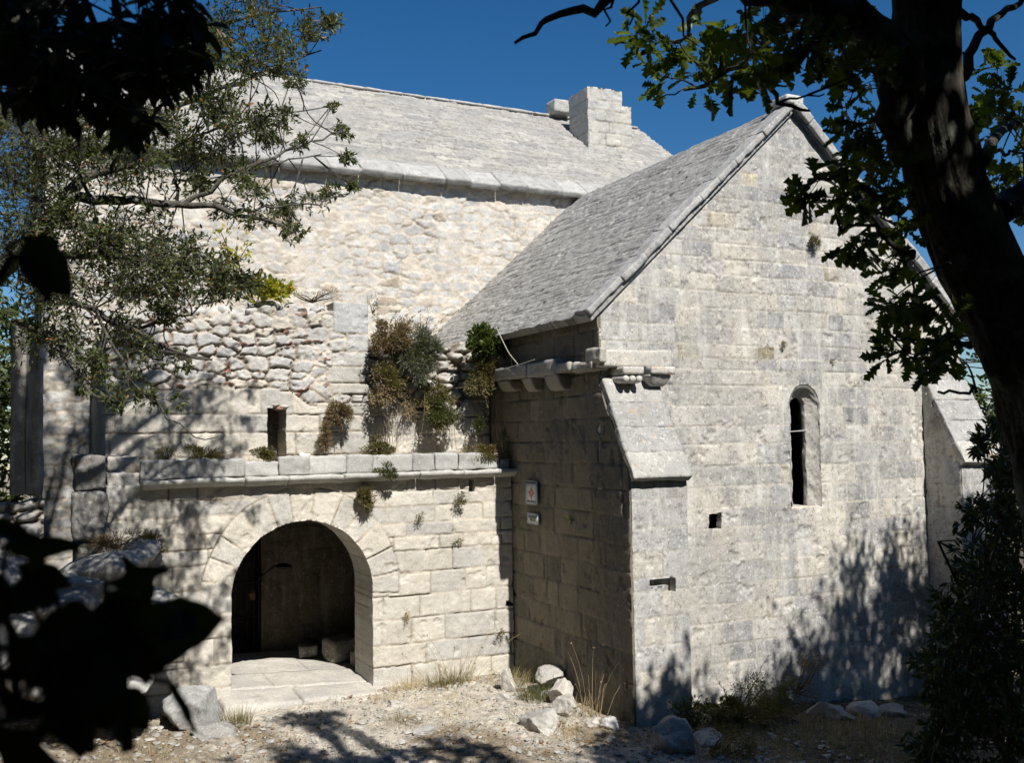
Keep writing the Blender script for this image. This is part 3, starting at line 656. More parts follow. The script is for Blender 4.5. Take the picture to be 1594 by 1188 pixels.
PORC = {50000+k: (.60, .555, .46) for k in range(0, 14, 3)}
pc2 = rect_over(pcells, [(6.99, 7.17, 1.85, 2.0), (1.6, 2.15, .5, .8)])
def lay_porch(u, v):
    i, d, fr = pc2(u, v)
    h, c = finish(i, d, u, v, 81, CREAM, (.52, .46, .37), jd=.030, jw=.013, tilt=.010, er=.006, rough=.014, opn=(.40, .58))
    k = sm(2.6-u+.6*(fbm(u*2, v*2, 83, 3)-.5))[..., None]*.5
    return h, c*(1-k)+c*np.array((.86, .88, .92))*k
def porch_sdf(u, v):
    s = box_sdf(u, v, 1.12, XS-.03, -.8, 3.02)
    o = arch_sdf(u, v, AC, AR+.012*(fbm(u*5, v*5, 3, 3)-.5)*2, AZ, -.35)
    o = np.minimum(o, np.minimum(box_sdf(u, v, 6.59, 6.70, 2.73, 2.93), box_sdf(u, v, 7.22, 7.35, .83, .93)+.02*(fbm(u*20, v*20, 2, 2)-.5)))
    return np.maximum(s, -o)
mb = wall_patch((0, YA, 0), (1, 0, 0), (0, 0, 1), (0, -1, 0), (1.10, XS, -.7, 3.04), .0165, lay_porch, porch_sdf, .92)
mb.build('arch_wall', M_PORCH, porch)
# inside: walls and ceiling coloured dark to deepen the porch shade
ib = [-.6, -.1, .35, .8, 1.22, 1.68, 2.1, 2.6, 3.2]
ic = cells_ashlar(ib, (.45, .95), 91, .02)
def lay_in(u, v):
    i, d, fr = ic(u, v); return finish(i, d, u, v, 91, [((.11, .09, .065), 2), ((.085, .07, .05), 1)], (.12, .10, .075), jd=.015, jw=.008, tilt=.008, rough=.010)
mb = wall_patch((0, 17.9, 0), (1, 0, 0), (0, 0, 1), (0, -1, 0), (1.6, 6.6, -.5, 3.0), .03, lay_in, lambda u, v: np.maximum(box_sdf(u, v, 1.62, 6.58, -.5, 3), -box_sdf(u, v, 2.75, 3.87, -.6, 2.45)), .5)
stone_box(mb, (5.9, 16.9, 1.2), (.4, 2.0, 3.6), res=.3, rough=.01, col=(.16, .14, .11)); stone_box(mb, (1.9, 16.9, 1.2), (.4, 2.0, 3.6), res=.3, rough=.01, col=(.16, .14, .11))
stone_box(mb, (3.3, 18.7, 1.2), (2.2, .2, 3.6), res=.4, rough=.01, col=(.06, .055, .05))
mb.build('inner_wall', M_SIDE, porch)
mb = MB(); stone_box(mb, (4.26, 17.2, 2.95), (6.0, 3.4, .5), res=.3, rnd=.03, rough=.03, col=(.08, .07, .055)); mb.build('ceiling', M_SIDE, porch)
mb = MB(); rg = np.random.default_rng(3)
def fl(x): return .0-.06*(x-2.8)
for (xa, xb, ya, yb) in ((2.62, 3.75, 14.52, 15.3), (3.75, 5.12, 14.6, 15.3), (2.3, 3.5, 15.3, 16.2), (3.5, 5.7, 15.3, 16.2), (2.3, 4.3, 16.2, 17.9), (4.3, 5.7, 16.2, 17.9)):
    xm = (xa+xb)/2; stone_box(mb, (xm, (ya+yb)/2, fl(xm)-.17-.04*(ya < 15)), (xb-xa-.001, yb-ya-.001, .30), ((1, 0, -.06), (0, 1, .02 if ya > 15 else .06), (.06, 0, 1)), res=.04, rnd=.004+.06*(ya < 15), rough=.020, seed=int(xa*7+ya), col=rg.choice([.54, .55, .53])*np.array((1, .94, .83)))
mb.build('floor_slabs', M_ROCK, porch)
# ledge mouldings and the course of blocks over it
mb = MB(); x = 1.57
for L in (1.42, .62, .85, .7, .52, .75, .62, .36):
    def sc_(V):
        V = V.copy(); t = np.clip(2*(.5-V[:, 2]/.12)-.95, 0, 1); V[:, 1] = np.where(V[:, 1] < 0, V[:, 1]+.10*t, V[:, 1]); return V
    stone_box(mb, (x+L/2, YA-.03+rg.uniform(-.012, .012), 3.025+rg.uniform(-.006, .006)), (L-.008, .36, .125), res=.025, rnd=.018, rough=.020, seed=int(x*11), col=rg.choice([.52, .48, .54])*np.array((1, .975, .9)), shape=sc_, freq=6); x += L
mb.build('ledge_moulding', M_PORCH, porch)
mb = MB(); x = 1.57
for L, ht in ((.95, .27), (.48, .26), (.50, .22), (.46, .28), (.58, .27), (.42, .28), (.66, .27), (.38, .28), (.40, .28), (.75, .27), (.17, .16)):
    stone_box(mb, (x+L/2, YA+.12+rg.uniform(-.015, .015), 3.09+ht/2), (L-.003, .30, ht), res=.03, rnd=.016, rough=.022, seed=int(x*13), col=rg.choice([.46, .42, .49, .40])*np.array((1, .985, .93)), freq=7); x += L
mb.build('parapet_course', M_RUIN, porch)
mb = MB(); stone_box(mb, (4.27, 15.75, 3.12), (6.1, 1.1, .32), res=.1, rnd=.03, rough=.05, col=(.42, .36, .27)); stone_box(mb, (4.27, 17.5, 3.15), (6.1, 3.0, .3), res=.2, rnd=.03, rough=.05, col=(.42, .37, .3)); mb.build('terrace_fill', M_RUIN, porch)

# ================================================================== RUINED UPPER WALL
ruin = empty('ruined_wall', (4.3, 15.8, 3.3), 'ruined rubble wall above the porch ledge with a narrow doorway slot and squared corner stones', 'ruined wall')
YU = 15.65
ua = cells_ashlar([3.0, 3.38, 3.74, 4.02, 4.42, 4.75], (.45, 1.0), 101, .025, .008)
ur = cells_rubble(.30, .175, 103, .9, 3.2, .12, .16)
quo = [(4.54, 5.13, 5.32, 5.84), (4.78, 5.13, 5.03, 5.32), (4.52, 5.13, 4.79, 5.03), (4.42, 4.98, 4.52, 4.79), (4.50, 5.13, 4.34, 4.52)]
def ucells(u, v):
    zb = 4.38-.22*sm(u, 3.8, 4.2)+.12*np.floor(2.5*fbm(u*1.5, u*0+1, 104, 1))/2.5
    a = ua(u, v); r = ur(u, v); m = v < zb
    i = np.where(m, a[0], 200000+r[0]); d = np.where(m, np.minimum(a[1], zb-v), np.minimum(r[1], v-zb)); return i, d, a[2]
uq = rect_over(ucells, quo)
def lay_ruin(u, v):
    i, d, fr = uq(u, v); rub = (i >= 200000) & (i < 900000)
    h1, c1 = finish(i, d, u, v, 101, CREAM, (.52, .46, .37), jd=.028, jw=.014, tilt=.012, er=.008, rough=.016, opn=(.36, .54), over={900000: (.46, .465, .465), 900001: (.50, .50, .49), 900002: (.52, .51, .48), 900003: (.47, .455, .41), 900004: (.50, .475, .41)})
    h2, c2 = finish(i, d, u, v, 102, [((.54, .525, .495), 3), ((.58, .56, .51), 2), ((.48, .475, .465), 2), ((.59, .54, .44), .7)], (.54, .48, .395), jd=.045, jw=.016, tilt=.018, er=.008, erw=.04, rough=.030, opn=(.40, .60), bulge=.018, bw=.020, rscale=11)
    brick = sm(fbm(u*4.5, v*9, 109, 3), .66, .70)*(d < .03)*(fbm(u*1.1, v*1.3, 119, 3) > .5)
    c2 = np.where(brick[..., None] > .5, np.array((.24, .11, .075)), c2); h2 = h2+.03*brick
    return np.where(rub, h2, h1), np.where(rub[..., None], c2, c1)
def top_l(u): return 5.40+.10*(u-1.1)-.30*sm(1.9-u)+.22*(np.floor(4*vnoise(u*2.6, u*0+2, 7))/4-.4)+.07*(vnoise(u*9, u*0+5, 9)-.5)
def ruin_sdf(u, v):
    s = np.maximum(box_sdf(u, v, 1.15, 5.12, 3.2, 9), v-np.where(u > 4.54, 5.83, top_l(u)))
    return np.maximum(s, -(box_sdf(u, v, 3.48, 3.775, 3.1, 4.12)+.02*(fbm(u*8, v*8, 3, 2)-.5)))
mb = wall_patch((0, YU, 0), (1, 0, 0), (0, 0, 1), (0, -1, 0), (1.13, 5.14, 3.2, 5.86), .0165, lay_ruin, ruin_sdf, .7)
stone_box(mb, (3.63, YU+.62, 3.75), (.5, .1, 1.0), res=.2, rnd=.01, rough=.01, col=(.09, .075, .055))  # near-black block closing the slot, its colour standing in for deep shade
mb.build('rubble_face', M_RUIN, ruin)
def lay_ruin2(u, v):
    h, c = lay_ruin(u+5.3, v); return h, c
ur2 = cells_rubble(.34, .17, 133, .8); ua2 = cells_ashlar([3.0, 3.36, 3.66, 3.98, 4.28, 4.5], (.35, .8), 131, .02, .008)
def lay_r2(u, v):
    a = ua2(u, v); r = ur2(u, v); zb = 4.32-.30*sm(u, 5.6, 6.0)*(1-sm(u, 6.6, 7.0)); m = v < zb
    i = np.where(m, a[0], 200000+r[0]); d = np.where(m, np.minimum(a[1], zb-v), np.minimum(r[1], v-zb))
    h1, c1 = finish(i, d, u, v, 131, CREAM, (.5, .45, .36), jd=.028, jw=.014, tilt=.015, er=.010, rough=.018, opn=(.38, .56))
    h2, c2 = finish(i, d, u, v, 132, [((.54, .52, .47), 3), ((.48, .47, .44), 2)], (.46, .40, .32), jd=.07, jw=.024, tilt=.04, er=.012, erw=.05, rough=.03, opn=(.2, .5), bulge=.05, bw=.05)
    return np.where(m, h1, h2-.04*sm(v, 4.3, 5.3)), np.where(m[..., None], c1, c2)
mb = wall_patch((0, YU+.12, 0), (1, 0, 0), (0, 0, 1), (0, -1, 0), (5.0, 7.36, 3.2, 5.5), .018, lay_r2, lambda u, v: np.maximum(box_sdf(u, v, 5.02, 7.34, 3.2, 9), v-(5.16+.22*(vnoise(u*3.5, u*0, 17)-.5))), .7)
stone_box(mb, (1.42, 17.4, 4.2), (.5, 3.2, 2.3), res=.12, rnd=.03, rough=.03, col=(.42, .40, .37))
stone_box(mb, (6.2, 17.6, 4.0), (2.3, 2.6, 2.0), res=.12, rnd=.1, rough=.08, col=(.5, .46, .39))
mb.build('broken_wall', M_RUIN, ruin)
mb = MB(); rg = np.random.default_rng(9)
for k in range(46):
    x = rg.uniform(1.2, 4.5); v, f = rock_mesh((rg.uniform(.14, .36), rg.uniform(.2, .35), rg.uniform(.09, .2)), 400+k, 2, 6); mb.add(v+np.array((x, YU+rg.uniform(.1, .6), top_l(np.array([x]))[0]+.02)), [f], rg.choice([.42, .48, .53])*np.array((1, .98, .94)))
mb.build('top_stones', M_RUIN, ruin)
mb = MB()
for k, (dx, dz, c) in enumerate(((.0, .0, (.30, .13, .08)), (.16, .03, (.5, .46, .38)), (-.06, .09, (.48, .42, .34)))):
    v, f = rock_mesh((.17, .2, .07), 470+k, 2, 7); mb.add(v+np.array((3.66+dx*.6, YU+.05, 4.12+dz*.5)), [f], c)
mb.build('slot_lintel', M_RUIN, ruin)
# ================================================================== THINGS ON AND IN THE BUILDING
WHITE_P = plain_mat('enamel_white', (.62, .66, .66), .35, 0, .08); RED_P = plain_mat('enamel_red', (.42, .13, .08), .4, 0, .1); INK = plain_mat('ink_grey', (.10, .11, .12), .5, 0, .1)
IRON = plain_mat('old_iron', (.035, .03, .027), .7, .6, .3); RUST = plain_mat('rusty_iron', (.09, .055, .035), .8, .4, .4)
def lettering(txt, parent, y, z, size, mat):
    cu = bpy.data.curves.new('lettering', 'FONT'); cu.body = txt; cu.size = size; cu.align_x = 'CENTER'; cu.extrude = .001
    tmp = bpy.data.objects.new('lettering', cu); cu.materials.append(mat); me = bpy.data.meshes.new_from_object(tmp); bpy.data.objects.remove(tmp); o = bpy.data.objects.new('lettering', me); COL.objects.link(o); o.parent = parent
    o.matrix_local = Matrix(((0, 0, -1, -.011), (-1, 0, 0, y), (0, 1, 0, z), (0, 0, 0, 1)))
def plaque(name, label, x0, y0, x1, y1, emblem):
    a, b = atX(x0, y0, XS-.06), atX(x1, y1, XS-.06); c = (a+b)/2; wd, ht = abs(a[1]-b[1]), abs(a[2]-b[2])
    p = empty(name, c, label, 'sign')
    mb = MB(); stone_box(mb, c, (.018, wd, ht), res=.1, rnd=.003, rough=0, col=(1, 1, 1)); mb.build('board', WHITE_P, p)
    mb = MB()
    for (yy, zz, sy, sz) in ((wd/2, 0, .010, ht+.010), (-wd/2, 0, .010, ht+.010), (0, ht/2, wd-.012, .010), (0, -ht/2, wd-.012, .010)): stone_box(mb, c+np.array((-.002, yy, zz)), (.026, sy, sz), res=.2, rnd=.002, rough=0, col=(.62, .66, .68))
    mb.build('rim', WHITE_P, p)
    if emblem:
        mb = MB(); o = c+np.array((-.013, 0, 0)); r, k = wd*.30, ht*.32; n = 32
        ang = np.linspace(0, 2*math.pi, n, endpoint=False)
        rad = 1/(np.abs(np.cos(ang))**.8+np.abs(np.sin(ang))**.8)**1.25*(1+.10*np.cos(ang*8))
        ring = np.stack([0*ang, rad*np.cos(ang)*r, rad*np.sin(ang)*k], 1); inn = ring*.22*np.array((1, 1, .7))
        mb.add(np.vstack([o+ring, o+inn]), [np.array([(i, (i+1) % n, n+(i+1) % n, n+i) for i in range(n)])]); mb.build('emblem', RED_P, p, smooth=False)
        lettering('MONUMENT', p, 0, ht*.37, wd*.16, INK); lettering('HISTORIQUE', p, 0, -ht*.42, wd*.14, INK)
    else:
        lettering('PROPRIETE', p, 0, ht*.04, wd*.155, INK); lettering('PRIVEE', p, 0, -ht*.26, wd*.17, INK)
plaque('wall_plaque', 'tall white plaque with a red diamond emblem on the shaded side wall', 819, 748.5, 837, 787, True)
plaque('wall_plaque', 'small square white plaque with two lines of lettering, under the diamond plaque', 821.5, 798.5, 839, 817.5, False)
# iron gate standing in the inner doorway
g = empty('iron_gate', (3.3, 17.95, -.1), 'dark wrought iron gate in the doorway at the back of the porch', 'gate')
mb = MB()
for x in (2.78, 3.84): stone_box(mb, (x, 17.97, 1.12), (.05, .04, 2.4), res=.5, rnd=.004, rough=0)
for z in (-.02, .55, 1.15, 2.30): stone_box(mb, (3.31, 17.97, z), (1.06, .03, .05), res=.5, rnd=.004, rough=0)
mb.build('gate_frame', IRON, g)
mb = MB()
for k in range(9): tube(mb, [(2.86+.112*k, 17.97, 0), (2.86+.112*k, 17.97, 2.3)], [.009, .009], 6)
for k in range(8):
    for j in range(6):
        a = np.linspace(0, 2*math.pi, 13); c = np.array((2.916+.112*k, 17.965, .75+.28*j))
        tube(mb, np.stack([c[0]+.05*np.cos(a), 0*a+c[1], c[2]+.10*np.sin(a)], 1), np.full(13, .005), 4)
mb.build('bar_lattice', IRON, g)
mb = MB(); stone_box(mb, (3.72, 17.93, .92), (.10, .03, .16), rnd=.006, rough=0, res=.5, col=(2, 2, 2)); tube(mb, [(3.72, 17.9, .95), (3.64, 17.88, .95)], [.012, .012], 6, (2.5, 2.3, 2)); mb.build('lock_plate', RUST, g)
L0, L1 = at(405, 899, 17.86), at(428, 882, 17.45)
lm = empty('wall_lamp', L0, 'dark iron lamp with a round shade on a slanting arm inside the porch', 'lamp')
mb = MB(); tube(mb, curve([L0, (L0+L1)/2+np.array((0, 0, .01)), L1, L1+np.array((.06, -.05, .05)), L1+np.array((.12, -.06, .04))], 12), np.full(12, .014), 7); stone_box(mb, L0+np.array((0, .01, 0)), (.08, .03, .12), rnd=.01, rough=0, res=.5); mb.build('arm', IRON, lm)
mb = MB(); c = L1+np.array((.14, -.06, .0)); a = np.linspace(0, 2*math.pi, 20, endpoint=False)
pr = [(.02, .05), (.05, .045), (.12, .02), (.14, -.005), (.135, -.015), (.09, -.03), (.05, -.05), (.0, -.055)]
V = np.concatenate([np.stack([c[0]+r*np.cos(a), c[1]+r*np.sin(a), 0*a+c[2]+z], 1) for r, z in pr]); i = np.arange(len(pr)*20).reshape(-1, 20); j = np.roll(i, -1, 1)
mb.add(V, [np.stack([i[:-1], i[1:], j[1:], j[:-1]], -1).reshape(-1, 4)]); mb.build('lamp_shade', IRON, lm)
# ------------------------------------------------------------------ loose stones
def rock(name, label, cat, x, y, size, seed, col, yaw=0, lift=.10, z=None, mat=None, sub=4, cuts=10, group=None):
    v, f = rock_mesh(size, seed, sub, cuts+10, .24); mb = MB(); zz = (float(terr(x, y)) if z is None else z)+size[2]*lift
    mb.add(v+np.array((x, y, zz)), [f], col); o = mb.build(name, mat or M_ROCK, None, loc=(x, y, zz)); return tag(o, label, cat, group)
def px_rock(name, label, cat, px, py, Y, size, seed, col, **k):
    p = at(px, py, Y); return rock(name, label, cat, p[0], Y, size, seed, col, **k)
WH, GR, DK = (.56, .53, .47), (.44, .43, .41), (.33, .32, .30)
px_rock('boulder', 'big squarish grey boulder against the wall left of the porch arch', 'boulder', 303, 1085, 14.3, (.85, .75, .80), 501, (.34, .34, .33), lift=.22, cuts=14)
px_rock('stone', 'flat pale stone under the big boulder left of the arch', 'stone', 335, 1135, 13.6, (.55, .5, .3), 502, DK)
px_rock('stone', 'upright white stone on the path beside the porch corner', 'stone', 789, 1088, 13.9, (.24, .22, .42), 503, WH, lift=.35)
px_rock('stone', 'small round white stone at the foot of the upright stone', 'stone', 783, 1102, 13.55, (.24, .2, .14), 504, WH)
px_rock('stone', 'flat topmost white slab of the stone pile beside the shaded wall', 'stone', 860, 1078, 13.5, (.62, .42, .26), 505, WH, z=-.10, lift=.5)
px_rock('stone', 'grey stone wedged under the flat white slab by the shaded wall', 'stone', 852, 1094, 13.5, (.45, .4, .26), 506, GR)
px_rock('stone', 'rounded pale stone leaning in front of the flat slab', 'stone', 876, 1110, 12.9, (.46, .4, .46), 507, WH, lift=.3)
px_rock('stone', 'pale stone below the leaning one, nearer the path', 'stone', 884, 1140, 12.3, (.40, .36, .34), 508, (.52, .49, .43), lift=.3)
px_rock('stone', 'long low whitish stone lying across the end of the path', 'stone', 842, 1156, 11.9, (.80, .45, .30), 509, (.52, .50, .45), lift=.25)
px_rock('stone', 'small bright white rubble stone by the buttress foot', 'stone', 948, 1146, 11.5, (.26, .24, .20), 510, (.66, .64, .6))
px_rock('stone', 'small white stone left of the bright rubble stone', 'stone', 925, 1140, 11.7, (.2, .18, .14), 511, WH)
px_rock('boulder', 'rough grey boulder in front of the left buttress, half in shade', 'boulder', 1050, 1182, 10.3, (.55, .5, .50), 512, (.36, .35, .33), lift=.12, cuts=18)
px_rock('stone', 'low grey stone behind the rough boulder', 'stone', 1100, 1160, 10.6, (.5, .4, .24), 513, GR)
px_rock('stone', 'left one of the shaded stones along the gable foot', 'stone', 1290, 1092, 11.3, (.7, .45, .42), 514, DK, lift=.0)
px_rock('stone', 'pale middle one of the shaded stones along the gable foot', 'stone', 1345, 1086, 11.3, (.5, .4, .28), 515, GR, lift=.05)
px_rock('stone', 'right one of the shaded stones along the gable foot', 'stone', 1382, 1086, 11.3, (.5, .4, .26), 516, DK, lift=.05)
px_rock('stone', 'grey half buried stone in the middle of the path', 'stone', 660, 1150, 12.4, (.34, .3, .14), 517, GR, lift=.15)
px_rock('stone', 'pale flat stone near the porch step on the path', 'stone', 615, 1098, 13.9, (.3, .25, .12), 518, WH, lift=.2)
px_rock('stone', 'small pale stone at the right end of the porch step', 'stone', 527, 1095, 14.35, (.12, .1, .16), 519, WH, lift=.35)
def block(label, x, y, z, size, col, seed, yaw):
    mb = MB(); c, q = math.cos(yaw), math.sin(yaw); stone_box(mb, (x, y, z+size[2]/2), size, ((c, q, 0), (-q, c, 0), (0, 0, 1)), res=.04, rnd=.04, rough=.05, seed=seed, col=col, freq=5); tag(mb.build('stone_block', M_ROCK, None, loc=(x, y, z)), label, 'stone block')
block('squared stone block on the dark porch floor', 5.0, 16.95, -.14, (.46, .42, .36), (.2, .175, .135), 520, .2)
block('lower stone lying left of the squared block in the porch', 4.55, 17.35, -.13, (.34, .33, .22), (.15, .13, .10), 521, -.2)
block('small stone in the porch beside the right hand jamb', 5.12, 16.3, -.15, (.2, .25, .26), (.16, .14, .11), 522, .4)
px_rock('stone', 'round white stone on the ledge in front of the doorway slot', 'stone', 474, 707, 15.2, (.18, .16, .14), 523, (.66, .64, .58), z=3.30, lift=.4)
px_rock('stone', 'small whitish stone on the ledge left of the round white stone', 'stone', 449, 709, 15.25, (.16, .14, .10), 524, (.6, .58, .52), z=3.30, lift=.4)
# rough terrace of big stones left of the porch
tr = empty('stone_terrace', (.9, 14.9, -.2), 'rough terrace of big tumbled blocks left of the porch, mottled with shade', 'stone wall')
mb = MB()
for (px, py, Y, sx, sy, sz, s, c) in ((175, 885, 14.5, 1.3, 1.0, .55, 1, GR), (205, 950, 14.2, 1.2, .8, .7, 2, GR), (140, 930, 14.1, 1.0, .8, .6, 3, GR), (90, 960, 14.0, 1.1, .8, .8, 4, DK), (160, 1000, 13.9, 1.2, .8, .6, 5, GR), (230, 1010, 14.1, .9, .8, .6, 6, GR), (40, 1010, 13.9, 1.1, .8, .7, 7, GR), (110, 1050, 13.6, 1.2, .8, .5, 8, GR), (200, 1065, 13.8, 1.0, .7, .5, 9, GR), (20, 930, 14.2, 1.0, .8, .8, 10, DK), (225, 860, 14.75, .6, .5, .3, 11, GR)):
    p = at(px, py, Y); v, f = rock_mesh((sx, sy, sz), 600+s, 4, 12); mb.add(v+p, [f], c)
mb.build('tumbled_blocks', M_ROCK, tr)
mb = MB()
for (xa, xb, za, zb, Y, c) in ((.72, 1.12, 2.95, 3.45, 15.0, (.20, .19, .175)), (.70, 1.14, 2.28, 2.93, 14.92, (.21, .20, .185)), (1.12, 1.56, 2.98, 3.20, 15.02, (.46, .44, .4)), (.75, 1.15, 1.9, 2.26, 15.0, (.2, .19, .17)), (1.14, 1.57, 3.2, 3.42, 15.2, (.45, .43, .38))):
    stone_box(mb, ((xa+xb)/2, Y+.3, (za+zb)/2), (xb-xa, .6, zb-za), res=.03, rnd=.035, rough=.05, seed=int(za*9), col=c, freq=6)
stone_box(mb, (.93, 15.4, .8), (.5, .7, 2.2), res=.08, rnd=.05, rough=.05, seed=5, col=(.3, .28, .25))
mb.build('corner_blocks', M_RUIN, tr)
lw = cells_rubble(.26, .17, 211)
def lay_low(u, v):
    i, d, fr = lw(u, v); return finish(i, d, u, v, 211, [((.36, .35, .33), 2), ((.30, .29, .28), 2)], (.22, .19, .15), jd=.08, jw=.02, tilt=.04, er=.02, rough=.03, opn=(.1, .4), bulge=.05)
lo = empty('rubble_wall', (-.9, 15.3, 0), 'low dark rubble wall under the weathered upright at the far left', 'stone wall')
wall_patch((0, 15.1, 0), (1, 0, 0), (0, 0, 1), (0, -1, 0), (-3.0, .34, -.5, 2.98), .03, lay_low, lambda u, v: v-(2.86+.14*(vnoise(u*4, u*0, 3)-.5)), .6).build('wall_face', M_RUIN, lo)
# weathered upright
pl = empty('weathered_upright', (.13, 15.2, 2.9), 'tall grey weathered upright with flaking pale streaks at the far left', 'pillar')
WOOD = bark_mat('weathered_board', (.20, .19, .17), (.34, .32, .29), (.5, .48, .43), .6, 9, .5)
def pshape(V):
    V = V.copy(); V[:, 1] = V[:, 1]-.02*np.sin(V[:, 0]*40); return V
mb = MB(); stone_box(mb, (.02, 15.35, 4.08), (.20, .30, 2.3), res=.03, rnd=.02, rough=.01, col=(.42, .39, .36), seed=2); stone_box(mb, (.22, 15.32, 4.08), (.20, .26, 2.32), res=.03, rnd=.03, rough=.018, col=(.55, .52, .49), seed=4, shape=pshape, freq=3); mb.build('post_shaft', WOOD, pl)
mb = MB(); stone_box(mb, (.125, 15.19, 3.72), (.018, .02, 1.0), res=.05, rnd=.004, rough=.006, col=(2.4, 2.3, 2.1)); stone_box(mb, (.16, 15.185, 3.45), (.014, .02, .5), res=.05, rnd=.004, rough=.006, col=(2.2, 2.1, 1.9)); mb.build('pale_streak', WOOD, pl)

# ================================================================== PLANTS ON THE WALLS AND GROUND
GRN = leaf_mat('wall_green', (.07, .08, .032), (.14, .145, .055), .25, .6); OLV = leaf_mat('olive_brown', (.10, .095, .035), (.21, .175, .07), .25, .7)
BRN = leaf_mat('dry_brown', (.17, .125, .072), (.28, .205, .125), .2, .8); LAV = leaf_mat('grey_green', (.13, .145, .10), (.21, .22, .16), .2, .7)
IVY = leaf_mat('ivy_green', (.045, .07, .02), (.10, .125, .032), .25, .5); YEL = leaf_mat('yellowing', (.42, .34, .04), (.20, .24, .04), .45, .5, (.45, .2, .03))
STRW = leaf_mat('straw', (.36, .27, .14), (.48, .38, .22), .2, .8); TWIG = bark_mat('twig_bark', (.10, .08, .06), (.17, .14, .11), lf=.2, scale=30); DRYST = bark_mat('dry_stem_bark', (.17, .13, .09), (.27, .21, .15), lf=.1, scale=30); PALETW = bark_mat('pale_twig', (.40, .36, .30), (.5, .46, .4), lf=.2, scale=30)
PSEED = [1000]
def bush(label, c, r, mat, n=500, size=.035, width=.010, cat='plant', name='wall_plant', hang=0.0, z0=None, group=None, blade=False, out=(0, -.5, .5), stem=TWIG, clump=7, tmpl=LEAF4, mix=None):
    PSEED[0] += 1; rg = np.random.default_rng(PSEED[0]); c = np.asarray(c, float); r = np.broadcast_to(np.asarray(r, float), (3,)); root = c+np.array((0, r[1]*.8, -r[2]*.5*(1-2*hang)))
    o = empty(name, root, label, cat, group); lf = MB(); wd = MB(); out = np.asarray(out, float)
    cl = [];
    for k in range(clump):
        d = rg.normal(size=3); d /= np.linalg.norm(d); d[1] = -abs(d[1]) if d[1] > .3 else d[1]
        e = c+d*r*rg.uniform(.3, 1.05); cl.append(e)
        tube(wd, curve([root, (root+e)/2+rg.normal(size=3)*r*.1, e], 5), np.linspace(.008, .003, 5)*min(2, r.max()/.15), 4)
    cl = np.array(cl); per = n//clump; P = []; D = []
    for e in cl:
        q = rg.normal(size=(per, 3)); q /= np.linalg.norm(q, axis=1, keepdims=True); rr = rg.random(per)**.45
        p = e+q*rr[:, None]*r*rg.uniform(.25, .62)*np.array((1, 1, rg.uniform(.7, 1.4))); P.append(p); dd = (p-c)/r*.8+out*.6+q*.7+rg.normal(size=(per, 3))*.35; dd[:, 2] -= hang*1.2; D.append(dd)
    for k in range(clump):          # straggling shoots
        e = cl[k]; d = (e-root)/np.linalg.norm(e-root)*.6+out*.4+rg.normal(size=3)*.45; d[2] -= hang*.9; t_ = e+d*r*rg.uniform(.5, 1.0); ms = curve([e, (e+t_)/2+np.array((0, 0, .15*r[2]*(1-2*hang))), t_], 6); tube(wd, ms, np.linspace(.004, .0015, 6), 3)
        q = max(4, n//(clump*15)); tt_ = rg.random(q)*5; ia = np.minimum(tt_.astype(int), 4); P.append(ms[ia]+(ms[ia+1]-ms[ia])*(tt_-ia)[:, None]+rg.normal(size=(q, 3))*size*.2); D.append(np.tile(d, (q, 1))+rg.normal(size=(q, 3))*.6)
    P = np.concatenate(P); D = np.concatenate(D)
    if mix is not None:
        ns_ = fbm3(P/r.max()*1.6+PSEED[0], 3, 3); sel_ = ns_ > .12; lm_ = MB(); leaves(lm_, tmpl, P[sel_], D[sel_], size, width, rg, .9); lm_.build('dry_foliage', mix, o); P, D = P[~sel_], D[~sel_]
    leaves(lf, tmpl, P, D, size, width, rg, .9)
    wd.build('stems', stem, o); lf.build('foliage', mat, o); return o
def grass(label, x, y, z, rad, n, ht, mat, cat='grass tuft', name='grass_tuft', lean=.5, group=None, wd=.006, heads=False, yflat=1.0):
    PSEED[0] += 1; rg = np.random.default_rng(PSEED[0]); o = empty(name, (x, y, z), label, cat, group); mb = MB()
    for k in range(n):
        a = rg.uniform(0, 6.28); rr = rad*rg.random()**.6; b = np.array((x+rr*math.cos(a), y+rr*math.sin(a)*yflat, z)); h = ht*rg.uniform(.4, 1.1)
        d = np.array((math.cos(a), math.sin(a)*yflat, 0))*lean*rg.uniform(.1, 1)*h+rg.normal(size=3)*.12*h; c = curve([b, b+d*.3+np.array((0, 0, h*.6)), b+d+np.array((0, 0, h*.95))], 5)
        if wd > .004:
            s = np.cross(c[-1]-c[0], rg.normal(size=3)); s /= np.linalg.norm(s); w_ = np.array([1, .9, .7, .4, .05])*wd/2
            V = np.concatenate([c-s*w_[:, None], c+s*w_[:, None]]); mb.add(V, [np.array([(i, i+1, i+6, i+5) for i in range(4)])])
        else: tube(mb, c, np.linspace(wd, wd*.5, 5), 4)
        if heads and k % 2 == 0: leaves(mb, LEAF4, np.repeat(c[-1:], 5, 0), rg.normal(size=(5, 3)), .022, .016, rg, 1)
    mb.build('leaves', mat, o); return o  # grass blades and stalks, with any seed heads
U = YU-.10
def pw(x, y, Y=U): return at(x, y, Y)
bush('brown dried bush beside the corner stones of the ruined wall', pw(606, 533, 15.4), (.36, .28, .32), BRN, 6500, .05, .018, clump=18)
bush('grey green bush growing right of the brown dried bush', pw(652, 552, 15.35), (.34, .28, .42), LAV, 6500, .08, .010, clump=20, out=(.2, -.4, .8))
bush('olive bush hanging below the brown dried bush', pw(600, 598, 15.35), (.31, .25, .34), OLV, 5200, .045, .017, clump=15, hang=.4, mix=BRN)
bush('leafy green creeper on top of the broken wall beside the wing roof', pw(752, 536, 15.3), (.42, .28, .25), IVY, 1500, .075, .055, clump=15, tmpl=LEAF, hang=.2)
